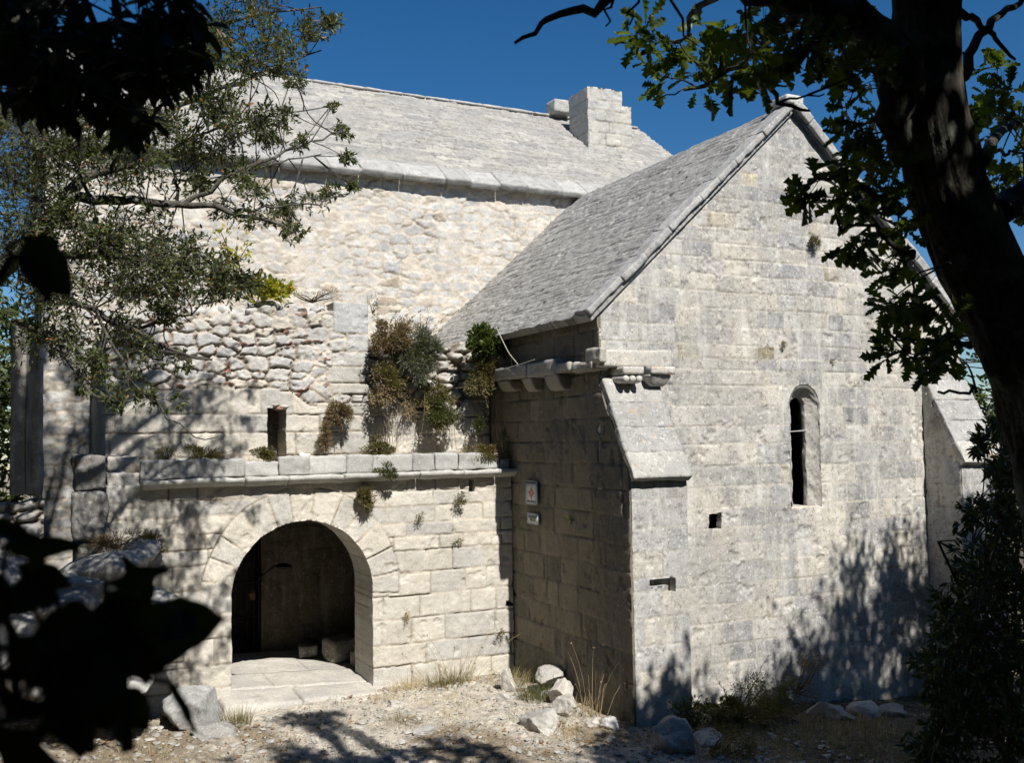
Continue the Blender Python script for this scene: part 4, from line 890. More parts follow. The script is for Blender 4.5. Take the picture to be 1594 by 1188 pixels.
bush('olive bush under the green creeper at the broken wall', pw(752, 588, 15.35), (.36, .25, .32), OLV, 5200, .045, .017, clump=15, hang=.4, mix=BRN)
bush('olive bush in the middle of the broken wall', pw(678, 615, 15.5), (.30, .22, .24), OLV, 3600, .045, .017, clump=12, hang=.2, mix=STRW)
bush('dense green bush hanging over the lower courses of the broken wall', pw(676, 648, 15.4), (.30, .25, .26), GRN, 4400, .045, .017, clump=14, hang=.3, mix=OLV)
bush('dried grey tangle left of the dense hanging bush', pw(640, 625, 15.5), (.20, .14, .32), STRW, 500, .05, .006, clump=9, hang=.6, cat='plant')
bush('round green tuft on the wall near the wing, above the ledge', pw(742, 661, 15.5), (.15, .14, .15), GRN, 1600, .035, .013, clump=9)
bush('round reddish brown tuft on the squared courses', pw(533, 643, 15.45), (.18, .16, .18), BRN, 3500, .055, .011, clump=13, hang=.2)
bush('narrow brown hanging tuft below the round brown one', pw(505, 682, 15.45), (.11, .12, .26), BRN, 1500, .055, .011, clump=10, hang=.5)
bush('low green plant on the ledge left of the broken wall', pw(592, 698, 15.2), (.30, .16, .14), OLV, 2200, .045, .014, clump=11)
bush('bushy plant spilling over the right end of the ledge', pw(752, 706, 15.1), (.36, .18, .17), OLV, 3400, .045, .015, clump=14, hang=.3, mix=BRN)
bush('dark plant in the shaded corner of the ledge', pw(793, 706, 15.2), (.16, .2, .34), GRN, 1000, .045, .014, clump=8)
bush('small green tuft on the ledge moulding above the arch', at(606, 737, 14.85), (.17, .12, .11), GRN, 1300, .05, .011, clump=9)
bush('green tuft growing just right of the arch crown', at(567, 781, 14.9), (.15, .12, .20), OLV, 2200, .045, .012, clump=10, hang=.3)
bush('green tuft high on the porch wall right of the arch', at(716, 778, 14.92), (.12, .1, .14), OLV, 420, .04, .009, clump=6, hang=.2)
bush('tiny sparse tuft on the porch wall', at(653, 808, 14.94), (.08, .06, .10), OLV, 160, .035, .008, clump=4)
bush('thin weed in a crack of the porch wall', at(712, 842, 14.95), (.07, .05, .05), GRN, 70, .04, .01, clump=3)
bush('small weed low on the porch wall by the corner', at(776, 986, 14.95), (.09, .06, .10), OLV, 90, .05, .008, clump=4)
bush('wispy weed beside the arch jamb on the porch wall', at(633, 955, 14.95), (.06, .05, .13), STRW, 70, .05, .006, clump=4, hang=.5)
bush('yellow green plant on the ledge above the left end of the arch', pw(408, 708, 15.2), (.22, .14, .10), OLV, 1600, .045, .013, clump=9)
bush('low olive plant on the left part of the ledge', pw(312, 711, 15.2), (.24, .16, .14), OLV, 2200, .045, .013, clump=10)
bush('sparse olive plant at the far left of the ledge', pw(262, 710, 15.2), (.20, .14, .09), OLV, 500, .04, .012, clump=6)
bush('brown weeds on the rough terrace left of the porch', at(180, 845, 14.6), (.42, .3, .16), BRN, 900, .07, .010, clump=9)
bush('green weeds against the porch wall above the terrace', at(245, 845, 14.8), (.26, .15, .17), OLV, 800, .06, .010, clump=8)
bush('small tuft high on the gable wall', at(1268, 379, YB-.05), (.11, .10, .13), OLV, 600, .045, .008, clump=7)
bush('little brown tuft on the gable beside an ochre block', at(1219, 538, YB-.03), (.05, .05, .07), BRN, 160, .03, .007, clump=4)
bush('little weed on the gable above the window', at(1297, 563, YB-.02), (.04, .04, .04), BRN, 70, .03, .007, clump=3)
bush('thin plant growing from the shaded wall near the plaques', atX(884, 810, XS-.06), (.06, .08, .05), GRN, 110, .04, .011, clump=4, out=(-.6, 0, .4))
bush('yellowing plant at the top of the ruined wall under the tree', pw(418, 452, 15.8), (.46, .3, .22), YEL, 420, .10, .06, clump=10, tmpl=LEAF, name='yellowing_plant')
bush('yellowing shoots against the nave wall behind the ruin', at(360, 385, 16.6), (.26, .2, .42), YEL, 130, .09, .05, clump=7, tmpl=LEAF, name='yellowing_plant')
bush('dry brown growth along the foot of the nave wall', pw(490, 462, 16.0), (.5, .2, .14), BRN, 260, .05, .010, clump=9)
bush('dry plant behind the square corner stone', pw(582, 480, 16.0), (.12, .1, .16), LAV, 200, .05, .008, clump=5)
# bare stems: creeper twig hanging beside the roof, dry stems under the bushes
tw = empty('bare_creeper_stem', atX(775, 515, 7.1), 'bare pale creeper stem dangling onto the corbel ledge', 'creeper'); mb = MB(); rg = np.random.default_rng(77)
q = [atX(x, y, 7.08) for x, y in ((772, 508), (781, 528), (792, 550), (806, 567))]; tube(mb, curve(q, 12), np.full(12, .008), 5)
q = [atX(x, y, 7.08) for x, y in ((796, 557), (797, 570), (796, 574))]; tube(mb, curve(q, 6), np.full(6, .005), 5)
q = [atX(x, y, 7.05) for x, y in ((778, 577), (800, 570), (815, 566), (832, 560))]; tube(mb, curve(q, 8), np.full(8, .007), 5); mb.build('stem', PALETW, tw)
for lab, pts in (('dry stems hanging below the olive bush by the corner stones', ((592, 640, 600, 690), (606, 632, 604, 690), (618, 628, 616, 690), (598, 620, 622, 632))), ('dry stems hanging at the end of the broken wall', ((702, 640, 706, 700), (767, 600, 770, 700), (771, 640, 775, 700), (764, 560, 768, 660), (660, 565, 668, 595), (664, 600, 660, 680)))):
    o = empty('dry_stems', pw(pts[0][0], pts[0][1], 15.4), lab, 'plant'); mb = MB()
    for x0, y0, x1, y1 in pts:
        for k in range(3):
            a, b = pw(x0+rg.uniform(-4, 4), y0, 15.45), pw(x1+rg.uniform(-5, 5), y1, 15.35); tube(mb, curve([a, (a+b)/2+rg.normal(size=3)*.04, b], 7), np.full(7, .0045), 4)
    mb.build('foliage', DRYST, o)  # bare dry stems, no leaves on them
for k in range(9):
    x = (1.9, 2.5, 3.2, 4.1, 4.7, 5.5, 5.9, 6.3, 6.9)[k]; grass('one of the dry straw tufts along the ledge above the arch', x, 15.32, 3.27, .22, 60, .13, STRW, group='straw tufts on the ledge', wd=.005, yflat=.5, lean=.9)
def gz(px, py, Y): p = at(px, py, Y); return p[0], Y, float(terr(p[0], Y))
grass('dry straw weeds along the porch foot', *gz(640, 1072, 14.7), .35, 160, .28, STRW, yflat=.4)
grass('olive weeds along the porch foot right of the straw', *gz(700, 1068, 14.6), .36, 240, .34, OLV, yflat=.4)
grass('tall thin dry stalks leaning along the porch foot', *gz(715, 1068, 14.55), .30, 20, .75, STRW, lean=1.5, wd=.0035, heads=True, yflat=.3)
grass('green weeds in the corner between porch and shaded wall', *gz(812, 1062, 14.4), .30, 240, .28, GRN)
grass('green weeds among the white stones', *gz(836, 1098, 13.2), .26, 260, .36, GRN)
grass('straw tuft among the white stones', *gz(900, 1120, 12.3), .3, 120, .22, STRW)
grass('tall thin seeding stalks in front of the shaded wall', *gz(925, 1122, 12.0), .20, 16, 1.05, STRW, lean=.5, wd=.0032, heads=True)
grass('green weeds beside the porch step and boulder', *gz(368, 1108, 14.0), .2, 180, .26, OLV)
grass('straw weeds at the right end of the porch step', *gz(600, 1085, 14.2), .22, 80, .18, STRW)
bush('bright green weeds at the foot of the left buttress', at(1065, 1118, 11.0), (.36, .2, .22), IVY, 700, .06, .025, clump=10, name='ground_weed')
bush('green weeds between buttress and dark bush', at(1125, 1112, 11.3), (.45, .25, .22), GRN, 1400, .06, .02, clump=10, name='ground_weed')
bush('thorny olive bush at the gable foot beside the weeds', at(1165, 1105, 11.2), (.42, .35, .42), OLV, 2200, .05, .012, clump=12, name='ground_weed')
bush('leafy weeds at the gable foot under the window', at(1205, 1092, 11.4), (.35, .25, .30), GRN, 1400, .055, .016, clump=10, name='ground_weed')
bush('dry shrub under the window where the tree shadow starts', at(1250, 1062, 11.8), (.36, .22, .40), BRN, 900, .05, .009, clump=10, name='ground_weed')
bush('dark shaded bush behind the rough boulder', at(1130, 1172, 10.0), (.45, .3, .30), OLV, 1600, .06, .012, clump=10, name='ground_weed')
grass('pale grass in the shade below the gable stones', *gz(1335, 1110, 10.6), .6, 200, .28, STRW)
grass('pale grass in the shade behind the rough boulder', *gz(1250, 1120, 10.5), .6, 160, .24, STRW)
grass('straw tuft on the path left of the long stone', *gz(700, 1130, 12.9), .3, 90, .12, STRW)
grass('low weeds on the open path', *gz(625, 1128, 13.0), .3, 120, .10, OLV)
grass('straw tuft right of the long stone', *gz(890, 1165, 11.4), .3, 110, .14, STRW)
for k, (x, y, rad, n_, ht_, mt) in enumerate(((2.6, 12.6, .5, 120, .10, STRW), (5.6, 13.6, .5, 160, .14, STRW), (6.4, 12.2, .45, 130, .14, OLV), (5.0, 12.3, .4, 90, .09, STRW), (3.7, 11.9, .5, 110, .10, OLV), (6.6, 11.2, .5, 140, .13, STRW), (7.4, 10.6, .5, 150, .16, OLV), (1.4, 13.0, .5, 130, .14, STRW), (5.9, 14.5, .3, 120, .22, OLV), (6.9, 14.3, .35, 150, .24, STRW), (8.3, 10.0, .6, 160, .18, STRW), (9.4, 9.4, .6, 160, .18, OLV))):
    grass('one of the short dry grass patches scattered over the pale earth', x, y, float(terr(x, y)), rad, n_, ht_, mt, group='dry grass patches on the ground', lean=.8, wd=.005)
# gravel and litter
def scatter():
    rg = np.random.default_rng(12); v0, f0 = ICO[0]; mb = MB()
    n = 5200; X = rg.uniform(-.5, 9.5, n); Y = rg.uniform(9.2, 14.9, n)
    keep = (fbm(X*1.2, Y*1.2, 91, 4)+.25*rg.random(n) > .5) & ~((X > 7.2) & (Y > 11.3)) & ~((X > 2.2) & (X < 5.3) & (Y > 14.3))
    X, Y = X[keep], Y[keep]; n = len(X); Z = terr(X, Y)+.012; s = np.exp(rg.normal(-4.3, .7, n)); s = np.clip(s, .005, .05)
    vv = v0[None]*(1+.28*rg.normal(size=(n, 12, 1)))*s[:, None, None]*np.stack([rg.uniform(.8, 1.4, n), rg.uniform(.7, 1.2, n), rg.uniform(.4, .8, n)], 1)[:, None, :]
    V = vv+np.stack([X, Y, Z], 1)[:, None, :]; F = (f0[None]+(np.arange(n)*12)[:, None, None]).reshape(-1, 3)
    C = np.repeat(rg.uniform(.32, .50, n)[:, None]*np.array((1, .96, .87)), 12, 0); mb.add(V.reshape(-1, 3), [F], C); tag(mb.build('gravel', M_ROCK, smooth=False), kind='stuff')
    lf = MB(); n = 5200; X = rg.uniform(-.5, 10.5, n); Y = rg.uniform(8.8, 14.9, n); keep = fbm(X*1.1+7, Y*1.1, 95, 4)+.12*rg.normal(size=n)+.10*sm(X, 5, 8) > .52; X, Y = X[keep], Y[keep]
    P = np.stack([X, Y, terr(X, Y)+.02], 1); d = rg.normal(size=P.shape); d[:, 2] *= .25; leaves(lf, LEAF, P, d, .055, .028, rg, .5)
    tag(lf.build('leaf_litter', leaf_mat('dead_leaf', (.16, .085, .04), (.30, .19, .10), .1, .8)), kind='stuff')
scatter()
# ================================================================== TREES
BARK_OAK = bark_mat('oak_bark', (.026, .023, .019), (.10, .09, .075), (.27, .29, .24), .5, 15, 1.0); BARK_EV = bark_mat('evergreen_bark', (.05, .045, .04), (.12, .11, .095), lf=.25, scale=22)
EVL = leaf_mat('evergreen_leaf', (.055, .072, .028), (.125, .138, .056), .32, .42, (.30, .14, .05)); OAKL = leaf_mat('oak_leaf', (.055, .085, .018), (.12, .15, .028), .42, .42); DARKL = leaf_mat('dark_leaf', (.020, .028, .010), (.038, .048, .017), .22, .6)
FARL = leaf_mat('far_leaf', (.07, .10, .03), (.13, .16, .06), .3, .6)
ARBL = leaf_mat('arbutus_leaf', (.028, .046, .013), (.06, .08, .024), .25, .35)
# ---- evergreen at the left
ev = empty('evergreen_tree', (-2.0, 10.6, 0), 'twiggy evergreen tree with small leaves spreading from the left over roof and wall', 'tree')
wd, lf = MB(), MB(); rg = np.random.default_rng(2024)
T = [np.array((-2.0, 10.6, -.1)), np.array((-1.8, 10.6, 2.0)), np.array((-1.2, 10.5, 4.2)), at(25, 405, 10.4), at(80, 340, 10.3)]
tube(wd, curve(T, 16), np.linspace(.16, .085, 16), 10, lump=.10, seed=3)
T2 = [np.array((-1.9, 10.6, .6)), np.array((-1.6, 10.9, 3)), at(-60, 330, 10.9), at(20, 150, 10.8), at(60, 20, 10.6)]; tube(wd, curve(T2, 16), np.linspace(.13, .05, 16), 9, lump=.10, seed=4)
LIMBS = []
def limb(pts, r0, r1, n=14):
    P = curve([at(x, y, Y) for x, y, Y in pts], n); P[1:-1] += rg.normal(size=(n-2, 3))*.018; tube(wd, P, np.linspace(r0, r1, n), 7); LIMBS.append(P)
limb([(78, 345, 10.3), (95, 312, 10.2), (140, 308, 10.1), (283, 319, 9.9), (364, 327, 9.7), (428, 347, 9.6), (456, 362, 9.5)], .06, .012, 20)
limb([(80, 340, 10.3), (110, 295, 10.4), (150, 268, 10.5), (240, 245, 10.6), (300, 215, 10.7)], .075, .016)
limb([(150, 268, 10.5), (225, 215, 10.7), (263, 170, 10.9), (335, 141, 11), (424, 105, 11.1), (500, 78, 11.2)], .04, .008, 18)
limb([(283, 319, 9.9), (343, 280, 9.8), (404, 250, 9.8), (485, 222, 9.9), (535, 205, 10)], .026, .006)
limb([(300, 290, 10.2), (370, 265, 10.2), (440, 250, 10.3), (500, 240, 10.3)], .018, .006)
limb([(364, 327, 9.7), (430, 320, 9.7), (500, 318, 9.7), (545, 300, 9.7)], .015, .005)
limb([(40, 405, 10.4), (150, 395, 10.3), (280, 415, 10.2), (390, 440, 10.3)], .045, .012)
limb([(30, 430, 10.4), (120, 470, 10.2), (200, 510, 10), (280, 550, 9.9), (330, 560, 9.9)], .04, .010)
limb([(20, 500, 10.3), (80, 520, 10.1), (120, 565, 9.9), (140, 610, 9.8), (165, 630, 9.8), (240, 615, 9.8)], .028, .007)
limb([(150, 480, 10.1), (190, 560, 9.9), (230, 620, 9.8), (300, 690, 9.8), (340, 680, 9.8)], .016, .005)
limb([(20, 150, 10.8), (150, 110, 11), (270, 60, 11.3), (380, 25, 11.4), (500, 10, 11.5)], .04, .008)
limb([(240, 245, 10.6), (330, 200, 10.7), (430, 175, 10.8), (515, 165, 10.8)], .018, .005)
for pts in (((140, 308), (115, 255), (100, 190)), ((283, 319), (270, 280), (300, 255)), ((200, 510), (260, 500), (330, 470))): limb([(x, y, 10.2) for x, y in pts], .02, .006, 8)
ALLP = np.concatenate(LIMBS)
CL = [(20, 180, 60, 3), (60, 240, 60, 3), (20, 290, 60, 3), (100, 195, 50, 3), (155, 225, 50, 3), (55, 335, 55, 3), (20, 400, 55, 3), (200, 190, 48, 2), (262, 195, 46, 2), (330, 150, 42, 2), (345, 190, 36, 2), (385, 95, 40, 2), (430, 62, 34, 2), (480, 50, 30, 1.4), (512, 32, 16, 1), (440, 108, 26, 1.3), (462, 130, 16, .7), (350, 45, 42, 2), (330, 92, 36, 2), (410, 18, 34, 1.6), (300, 60, 50, 2), (230, 250, 42, 2.4), (290, 245, 42, 2.4), (350, 225, 38, 2), (400, 188, 30, 1.4), (440, 180, 20, .9), (418, 215, 22, 1), (380, 268, 26, 1.2), (310, 290, 28, 1.2), (470, 222, 14, .5), (530, 205, 14, .6), (515, 168, 8, .25), (537, 244, 12, .5), (545, 286, 11, .45), (520, 300, 15, .5), (482, 308, 20, .8), (440, 325, 22, 1), (452, 356, 17, .9), (400, 300, 26, .9), (348, 318, 22, .8), (250, 332, 22, .8), (395, 335, 20, .7), (120, 350, 45, 2.4), (180, 362, 45, 2.6), (240, 382, 40, 2.4), (150, 402, 50, 2.8), (220, 422, 50, 3), (300, 400, 40, 2.4), (350, 420, 35, 2), (378, 440, 24, 1.4), (340, 458, 30, 1.8), (280, 450, 40, 2.4), (200, 462, 46, 2.6), (118, 450, 50, 2.6), (60, 470, 42, 2.2), (262, 490, 30, 1.2), (180, 520, 36, 1.6), (118, 520, 36, 1.6), (230, 540, 30, 1.1), (280, 560, 20, .6), (150, 562, 26, 1), (200, 592, 25, .8), (128, 590, 18, .7), (172, 622, 18, .6), (232, 622, 16, .5), (60, 520, 40, 1.4), (265, 625, 14, .4), (110, 260, 46, 2.2), (180, 285, 40, 1.6)]
for x, y, r, k in CL:
    for j in range(max(1, int(round(k*2.25+.5)))):
        Y = rg.uniform(9.5, 11.2); c = at(x+rg.uniform(-.5, .5)*r, y+rg.uniform(-.5, .5)*r, Y); R = r/1563*Y*1.45
        cand = ALLP[np.argsort(np.linalg.norm((ALLP-c)*np.array((1, .6, 1)), axis=1))[:6]]; a = cand[rg.integers(0, 6)]
        if k < 1.5: Y = a[1]+rg.uniform(-.2, .2); c = at(x, y, Y)
        spray(wd, lf, a, c, (R, R*.8, R*.8), 17 if k >= 1 else int(8+5*k), 7, LEAF4 if k > 2.5 else LEAF, .062 if k < 2.5 else .070, .021, rg, .008, tilt=.8, bunch=k < 1)
wd.build('trunk', BARK_EV, ev); lf.build('crown', EVL, ev)

# ---- oak at the right
oak = empty('oak_tree', (4.35, 3.15, 1.0), 'big dark leaning oak trunk with lobed leaves at the right edge', 'tree')
wd, lf = MB(), MB(); rg = np.random.default_rng(77)
TR = [(1740, 1180, 3.3, .34), (1700, 980, 3.25, .29), (1662, 780, 3.2, .205), (1612, 600, 3.15, .182), (1562, 480, 3.1, .175), (1513, 390, 3.08, .170), (1474, 290, 3.05, .162), (1449, 180, 3.0, .148), (1442, 90, 3.0, .142), (1442, 10, 2.95, .135)]
P = [at(x, y, Y) for x, y, Y, r in TR]; base = P[0]+np.array((.12, .05, -1.0)); base[2] = float(terr(base[0], base[1]))-.1
P = [base]+P+[at(1445, -120, 2.8), at(1450, -420, 2.2)]; R = [.42]+[r for *_, r in TR]+[.17, .12]
c = curve(P, 90); tt = np.linspace(0, 1, 90); L = np.concatenate([[0], np.cumsum(np.linalg.norm(np.diff(P, axis=0), axis=1))]); rr = np.interp(tt, L/L[-1], R)
tube(wd, curve(P, 260), np.interp(np.linspace(0, 1, 260), L/L[-1], R), 96, lump=.10, seed=9, bark=.055)
for k in range(7):      # old knots and buttress ridges on the bark
    i = rg.integers(20, 80); a = rg.uniform(0, 6.28)
def olimb(pts, r0, r1, n=14, sides=8, lump=.08):
    Q = curve([at(x, y, Y) for x, y, Y in pts], n); Q[1:-1] += rg.normal(size=(n-2, 3))*.008; tube(wd, Q, np.linspace(r0, r1, n), sides, lump=lump, seed=int(r0*999)); OP.append(Q)
OP = []
olimb([(1430, 170, 3.0), (1395, 75, 2.95), (1330, 20, 2.9), (1250, 5, 2.85), (1150, -25, 2.8), (1050, -60, 2.7)], .085, .03, 26, 18, .12)
olimb([(1405, 250, 3.0), (1392, 170, 2.95), (1400, 90, 2.9)], .05, .10, 10, 10)
olimb([(1250, 10, 2.85), (1200, 60, 3.3), (1160, 95, 3.8), (1100, 130, 4.2), (1065, 140, 4.3)], .03, .006)
olimb([(1300, 20, 2.9), (1260, 80, 2.95), (1215, 120, 3.0), (1190, 135, 3.0), (1215, 160, 3.0), (1260, 172, 3.0)], .022, .005)
olimb([(1215, 158, 3.0), (1250, 152, 3.0), (1283, 146, 3.0)], .006, .003, 6, 5)
olimb([(1190, 133, 3.0), (1235, 130, 3.0)], .006, .003, 5, 5)
olimb([(1130, -20, 2.8), (1080, 20, 3.5), (1055, 75, 4.2), (1025, 50, 4.3)], .018, .004)
olimb([(1100, 130, 4.2), (1070, 140, 4.3), (1020, 156, 4.3)], .006, .003, 6, 5)
olimb([(1010, -40, 2.6), (930, 8, 2.7), (880, 20, 2.7), (840, 42, 2.7), (802, 66, 2.7)], .022, .005)
olimb([(955, -8, 2.7), (948, 15, 2.7), (943, 40, 2.7)], .006, .003, 6, 5); olimb([(1000, -20, 2.7), (985, 12, 2.7), (980, 38, 2.7)], .006, .003, 6, 5)
olimb([(1010, -30, 2.7), (1060, 10, 2.75), (1065, 60, 2.75), (1088, 70, 2.75)], .008, .003, 6, 5)
olimb([(1400, 330, 3.0), (1350, 300, 2.95), (1310, 270, 2.9), (1262, 285, 2.85)], .02, .004); olimb([(1420, 400, 3.0), (1390, 385, 2.95), (1350, 345, 2.9), (1310, 360, 2.9)], .015, .004)
olimb([(1465, 470, 3.0), (1440, 460, 2.95), (1410, 480, 2.9), (1385, 470, 2.9)], .009, .003, 8, 5); olimb([(1500, 420, 3.0), (1470, 410, 2.95), (1420, 435, 2.9)], .007, .003, 8, 5)
olimb([(1510, 540, 3.0), (1470, 540, 2.95), (1430, 535, 2.9), (1385, 520, 2.9)], .013, .004); olimb([(1520, 610, 3.0), (1490, 612, 2.9), (1461, 610, 2.85)], .008, .005, 8, 6)
olimb([(1530, 250, 3.0), (1560, 200, 3.5), (1590, 190, 4.2), (1640, 200, 4.5)], .03, .012); olimb([(1500, 120, 2.95), (1520, 60, 3.0), (1560, 20, 3.0), (1610, -10, 3.1)], .025, .010)
olimb([(1480, 5, 2.9), (1520, 30, 2.9), (1550, 60, 2.9), (1572, 78, 2.9), (1580, 92, 2.9)], .020, .006); olimb([(1560, 330, 3.05), (1600, 290, 3.1), (1650, 270, 3.2)], .06, .03); olimb([(1540, 240, 3.05), (1580, 235, 3.7), (1620, 250, 4.3)], .010, .005)
olimb([(1505, 110, 2.95), (1512, 90, 2.95), (1513, 70, 2.95)], .006, .003, 6, 5)
OA = np.concatenate(OP+[c[20:70]])
OC = [(1020, 45, 30, 2), (1050, 70, 34, 2), (1040, 118, 30, 2), (1085, 115, 42, 3), (1130, 60, 48, 3), (1130, 120, 36, 2), (1180, 80, 45, 4), (1170, 30, 55, 4), (1250, 60, 55, 4), (1300, 35, 55, 4), (1215, 92, 30, 2), (1285, 78, 36, 3), (1330, 75, 45, 3), (1360, 110, 40, 3), (1345, 145, 30, 2), (1380, 50, 45, 3), (1320, 205, 26, 1.6), (1350, 190, 30, 1.6), (1378, 215, 26, 1.6), (1345, 235, 26, 1.5), (1275, 275, 24, 1.6), (1305, 255, 22, 1.4), (1320, 300, 34, 2.4), (1308, 320, 20, 1.4), (1350, 280, 34, 2), (1385, 270, 30, 2), (1350, 335, 34, 2), (1338, 368, 20, 1.4), (1395, 360, 32, 2), (1410, 395, 28, 1.8), (1380, 410, 24, 1.4), (1440, 250, 36, 1.6), (1470, 230, 34, 1.4), (1430, 300, 36, 1.6), (1480, 290, 40, 1.8), (1500, 240, 28, 1.2), (1405, 462, 24, 1.4), (1385, 470, 16, 1), (1412, 485, 14, .8), (1400, 530, 26, 1.6), (1440, 520, 34, 2), (1480, 505, 30, 1.8), (1425, 560, 26, 1.5), (1475, 555, 28, 1.5), (1395, 545, 18, .8), (1540, 160, 34, 2), (1575, 150, 36, 2), (1590, 190, 36, 2), (1550, 110, 20, .8), (1560, 200, 30, 1.8), (1530, 175, 24, 1.2), (1580, 255, 30, 1.6), (1575, 300, 36, 2), (1545, 285, 24, 1.2), (1590, 330, 30, 1.4), (1565, 265, 24, 1)]
for x, y, r, k in OC:
    for j in range(max(1, int(round(k*.55)))):
        Y = rg.uniform(2.75, 3.35) if 1160 < x < 1510 else rg.uniform(4.0, 4.6); cc = at(x+rg.uniform(-.35, .35)*r, y+rg.uniform(-.35, .35)*r, Y); Rr = r/1563*Y*1.35
        cand = OA[np.argsort(np.linalg.norm(OA-cc, axis=1))[:5]]; a = cand[rg.integers(0, 5)]
        spray(wd, lf, a, cc, Rr, 4, 5, OAK, .108 if 1160 < x < 1510 else .135, .064 if 1160 < x < 1510 else .08, rg, .006, tilt=.9, droop=.15, bunch=True)
wd.build('trunk', BARK_OAK, oak); lf.build('crown', OAKL, oak)
# the part of the oak's crown overhead, out of the frame, that keeps the foreground in shade
def canopy(parent, anchor, ctr, rad, nsp, seed, size=.13, tmpl=LEAF, leafmat=OAKL, bark=BARK_OAK, ntw=10, nl=9, rsp=.62, width=.6, names=('upper_limbs', 'upper_crown'), flat=None):
    rg = np.random.default_rng(seed); w2, l2 = MB(), MB(); ctr, rad = np.array(ctr, float), np.array(rad, float); anchor = np.array(anchor, float)
    hubs = []
    for k in range(7):
        d = rg.normal(size=3); d /= np.linalg.norm(d); h = ctr+d*rad*.5; hubs.append(h); tube(w2, curve([anchor, (anchor+h)/2+rg.normal(size=3)*.25, h], 10), np.linspace(.10, .035, 10), 7)
    hubs = np.array(hubs)
    for k in range(nsp):
        d = rg.normal(size=3); d /= np.linalg.norm(d); cc = ctr+d*rad*rg.random()**.35
        a = hubs[np.argmin(np.linalg.norm(hubs-cc, axis=1))]
        spray(w2, l2, a, cc, rsp, ntw, nl, tmpl, size, size*width, rg, .018, tilt=.6)
    w2.build(names[0], bark, parent); l2.build(names[1], leafmat, parent)
canopy(oak, at(1450, -420, 2.2), (4.4, .1, 7.5), (4.2, 2.0, 1.3), 260, 5, size=.15)
canopy(ev, at(60, 20, 10.6), (-.2, 10.2, 9.9), (1.9, 1.2, 1.1), 60, 44, size=.10, leafmat=EVL, bark=BARK_EV, rsp=.5, width=.35)
canopy(ev, at(60, 20, 10.6), (2.0, 10.4, 9.7), (1.1, .8, .9), 24, 47, size=.09, leafmat=EVL, bark=BARK_EV, rsp=.42, width=.33, names=('outer_limbs', 'outer_crown'))
canopy(ev, at(60, 20, 10.6), (.5, 10.9, 12.4), (1.5, 1.2, 1.4), 60, 46, size=.10, leafmat=EVL, bark=BARK_EV, rsp=.5, width=.35, names=('top_limbs', 'top_crown'))
canopy(ev, at(60, 20, 10.6), (-1.6, 11.5, 7.0), (1.0, 1.4, 2.2), 50, 45, size=.10, leafmat=EVL, bark=BARK_EV, rsp=.5, width=.35, names=('side_limbs', 'side_crown'))
canopy(oak, (3.9, 1.2, 7.8), (3.5, 2.6, 9.6), (1.0, .6, .6), 13, 41, size=.15, rsp=.42, names=('high_limbs', 'high_crown'))
canopy(oak, (3.9, 1.2, 7.8), (5.2, 2.3, 9.4), (.6, .4, .4), 5, 42, size=.15, rsp=.4, names=('high_limbs', 'high_crown'))
canopy(oak, (3.9, 1.2, 7.8), (4.1, 3.3, 11.2), (.5, .3, .4), 4, 43, size=.15, rsp=.35, names=('high_limbs', 'high_crown'))
# ---- shade tree behind the camera: its crown, and the low branches that hang into the picture
sh = empty('overhanging_tree', (-1.6, -1.2, 2.0), 'near dark tree whose unlit leaves hang into the top left and bottom left corners', 'tree')
wd = MB(); zb = float(terr(-1.6, -1.2)); T = [(-1.6, -1.2, zb-.1), (-1.5, -1.1, 4), (-1.3, -1.0, 6.2)]; tube(wd, curve(T, 12), np.linspace(.24, .14, 12), 12, lump=.1, seed=6); wd.build('trunk', BARK_EV, sh)
canopy(sh, (-1.3, -1.0, 6.2), (-.4, -1.7, 7.2), (4.2, 2.6, 1.2), 330, 6, size=.15, leafmat=DARKL, bark=BARK_EV)
wd, lf = MB(), MB(); rg = np.random.default_rng(31)
A0 = np.array((-1.4, -1.05, 5.2)); hub = at(60, -150, 2.2); tube(wd, curve([A0, (A0+hub)/2+np.array((0, 0, .2)), hub], 10), np.linspace(.06, .03, 10), 7)
bl = []
for pts in (((60, -150), (120, -30), (170, 90), (190, 190)), ((60, -150), (200, -60), (270, 40), (310, 150)), ((60, -150), (30, 0), (50, 100), (100, 160)), ((60, -150), (220, -80), (290, -10), (330, 30)), ((60, -150), (110, 0), (130, 80)), ((60, -150), (10, 20), (15, 120))):
    Q = curve([at(x, y, 2.0+.15*math.sin(x)) for x, y in pts], 10); tube(wd, Q, np.linspace(.012, .003, 10), 5); bl.append(Q)
bl = np.concatenate(bl)
for (x, y, r, k) in ((30, 30, 60, 9), (90, 20, 60, 9), (150, 30, 60, 9), (210, 30, 55, 8), (260, 25, 45, 7), (40, 90, 55, 8), (100, 95, 55, 9), (160, 95, 55, 9), (215, 95, 50, 8), (265, 80, 40, 6), (180, 150, 45, 7), (230, 140, 35, 4), (110, 130, 38, 4), (190, 190, 26, 3), (300, 60, 24, 3), (295, 110, 16, 2), (315, 20, 18, 2), (60, 130, 28, 3), (230, 170, 20, 2), (20, 110, 30, 3), (290, 20, 30, 4), (310, 85, 10, 1)):
    for j in range(max(1, int(k*.72))):
        Y = rg.uniform(1.75, 2.3); cc = at(x+rg.uniform(-.6, .6)*r, y+rg.uniform(-.6, .6)*r, Y); a = bl[np.argsort(np.linalg.norm(bl-cc, axis=1))[rg.integers(0, 4)]]
        spray(wd, lf, a, cc, r/1563*Y*.8, 3, 4, LEAF, .060, .024, rg, .003, droop=.5, tilt=.7, bunch=True)
wd.build('hanging_twigs', BARK_EV, sh); lf.build('hanging_leaves', DARKL, sh)
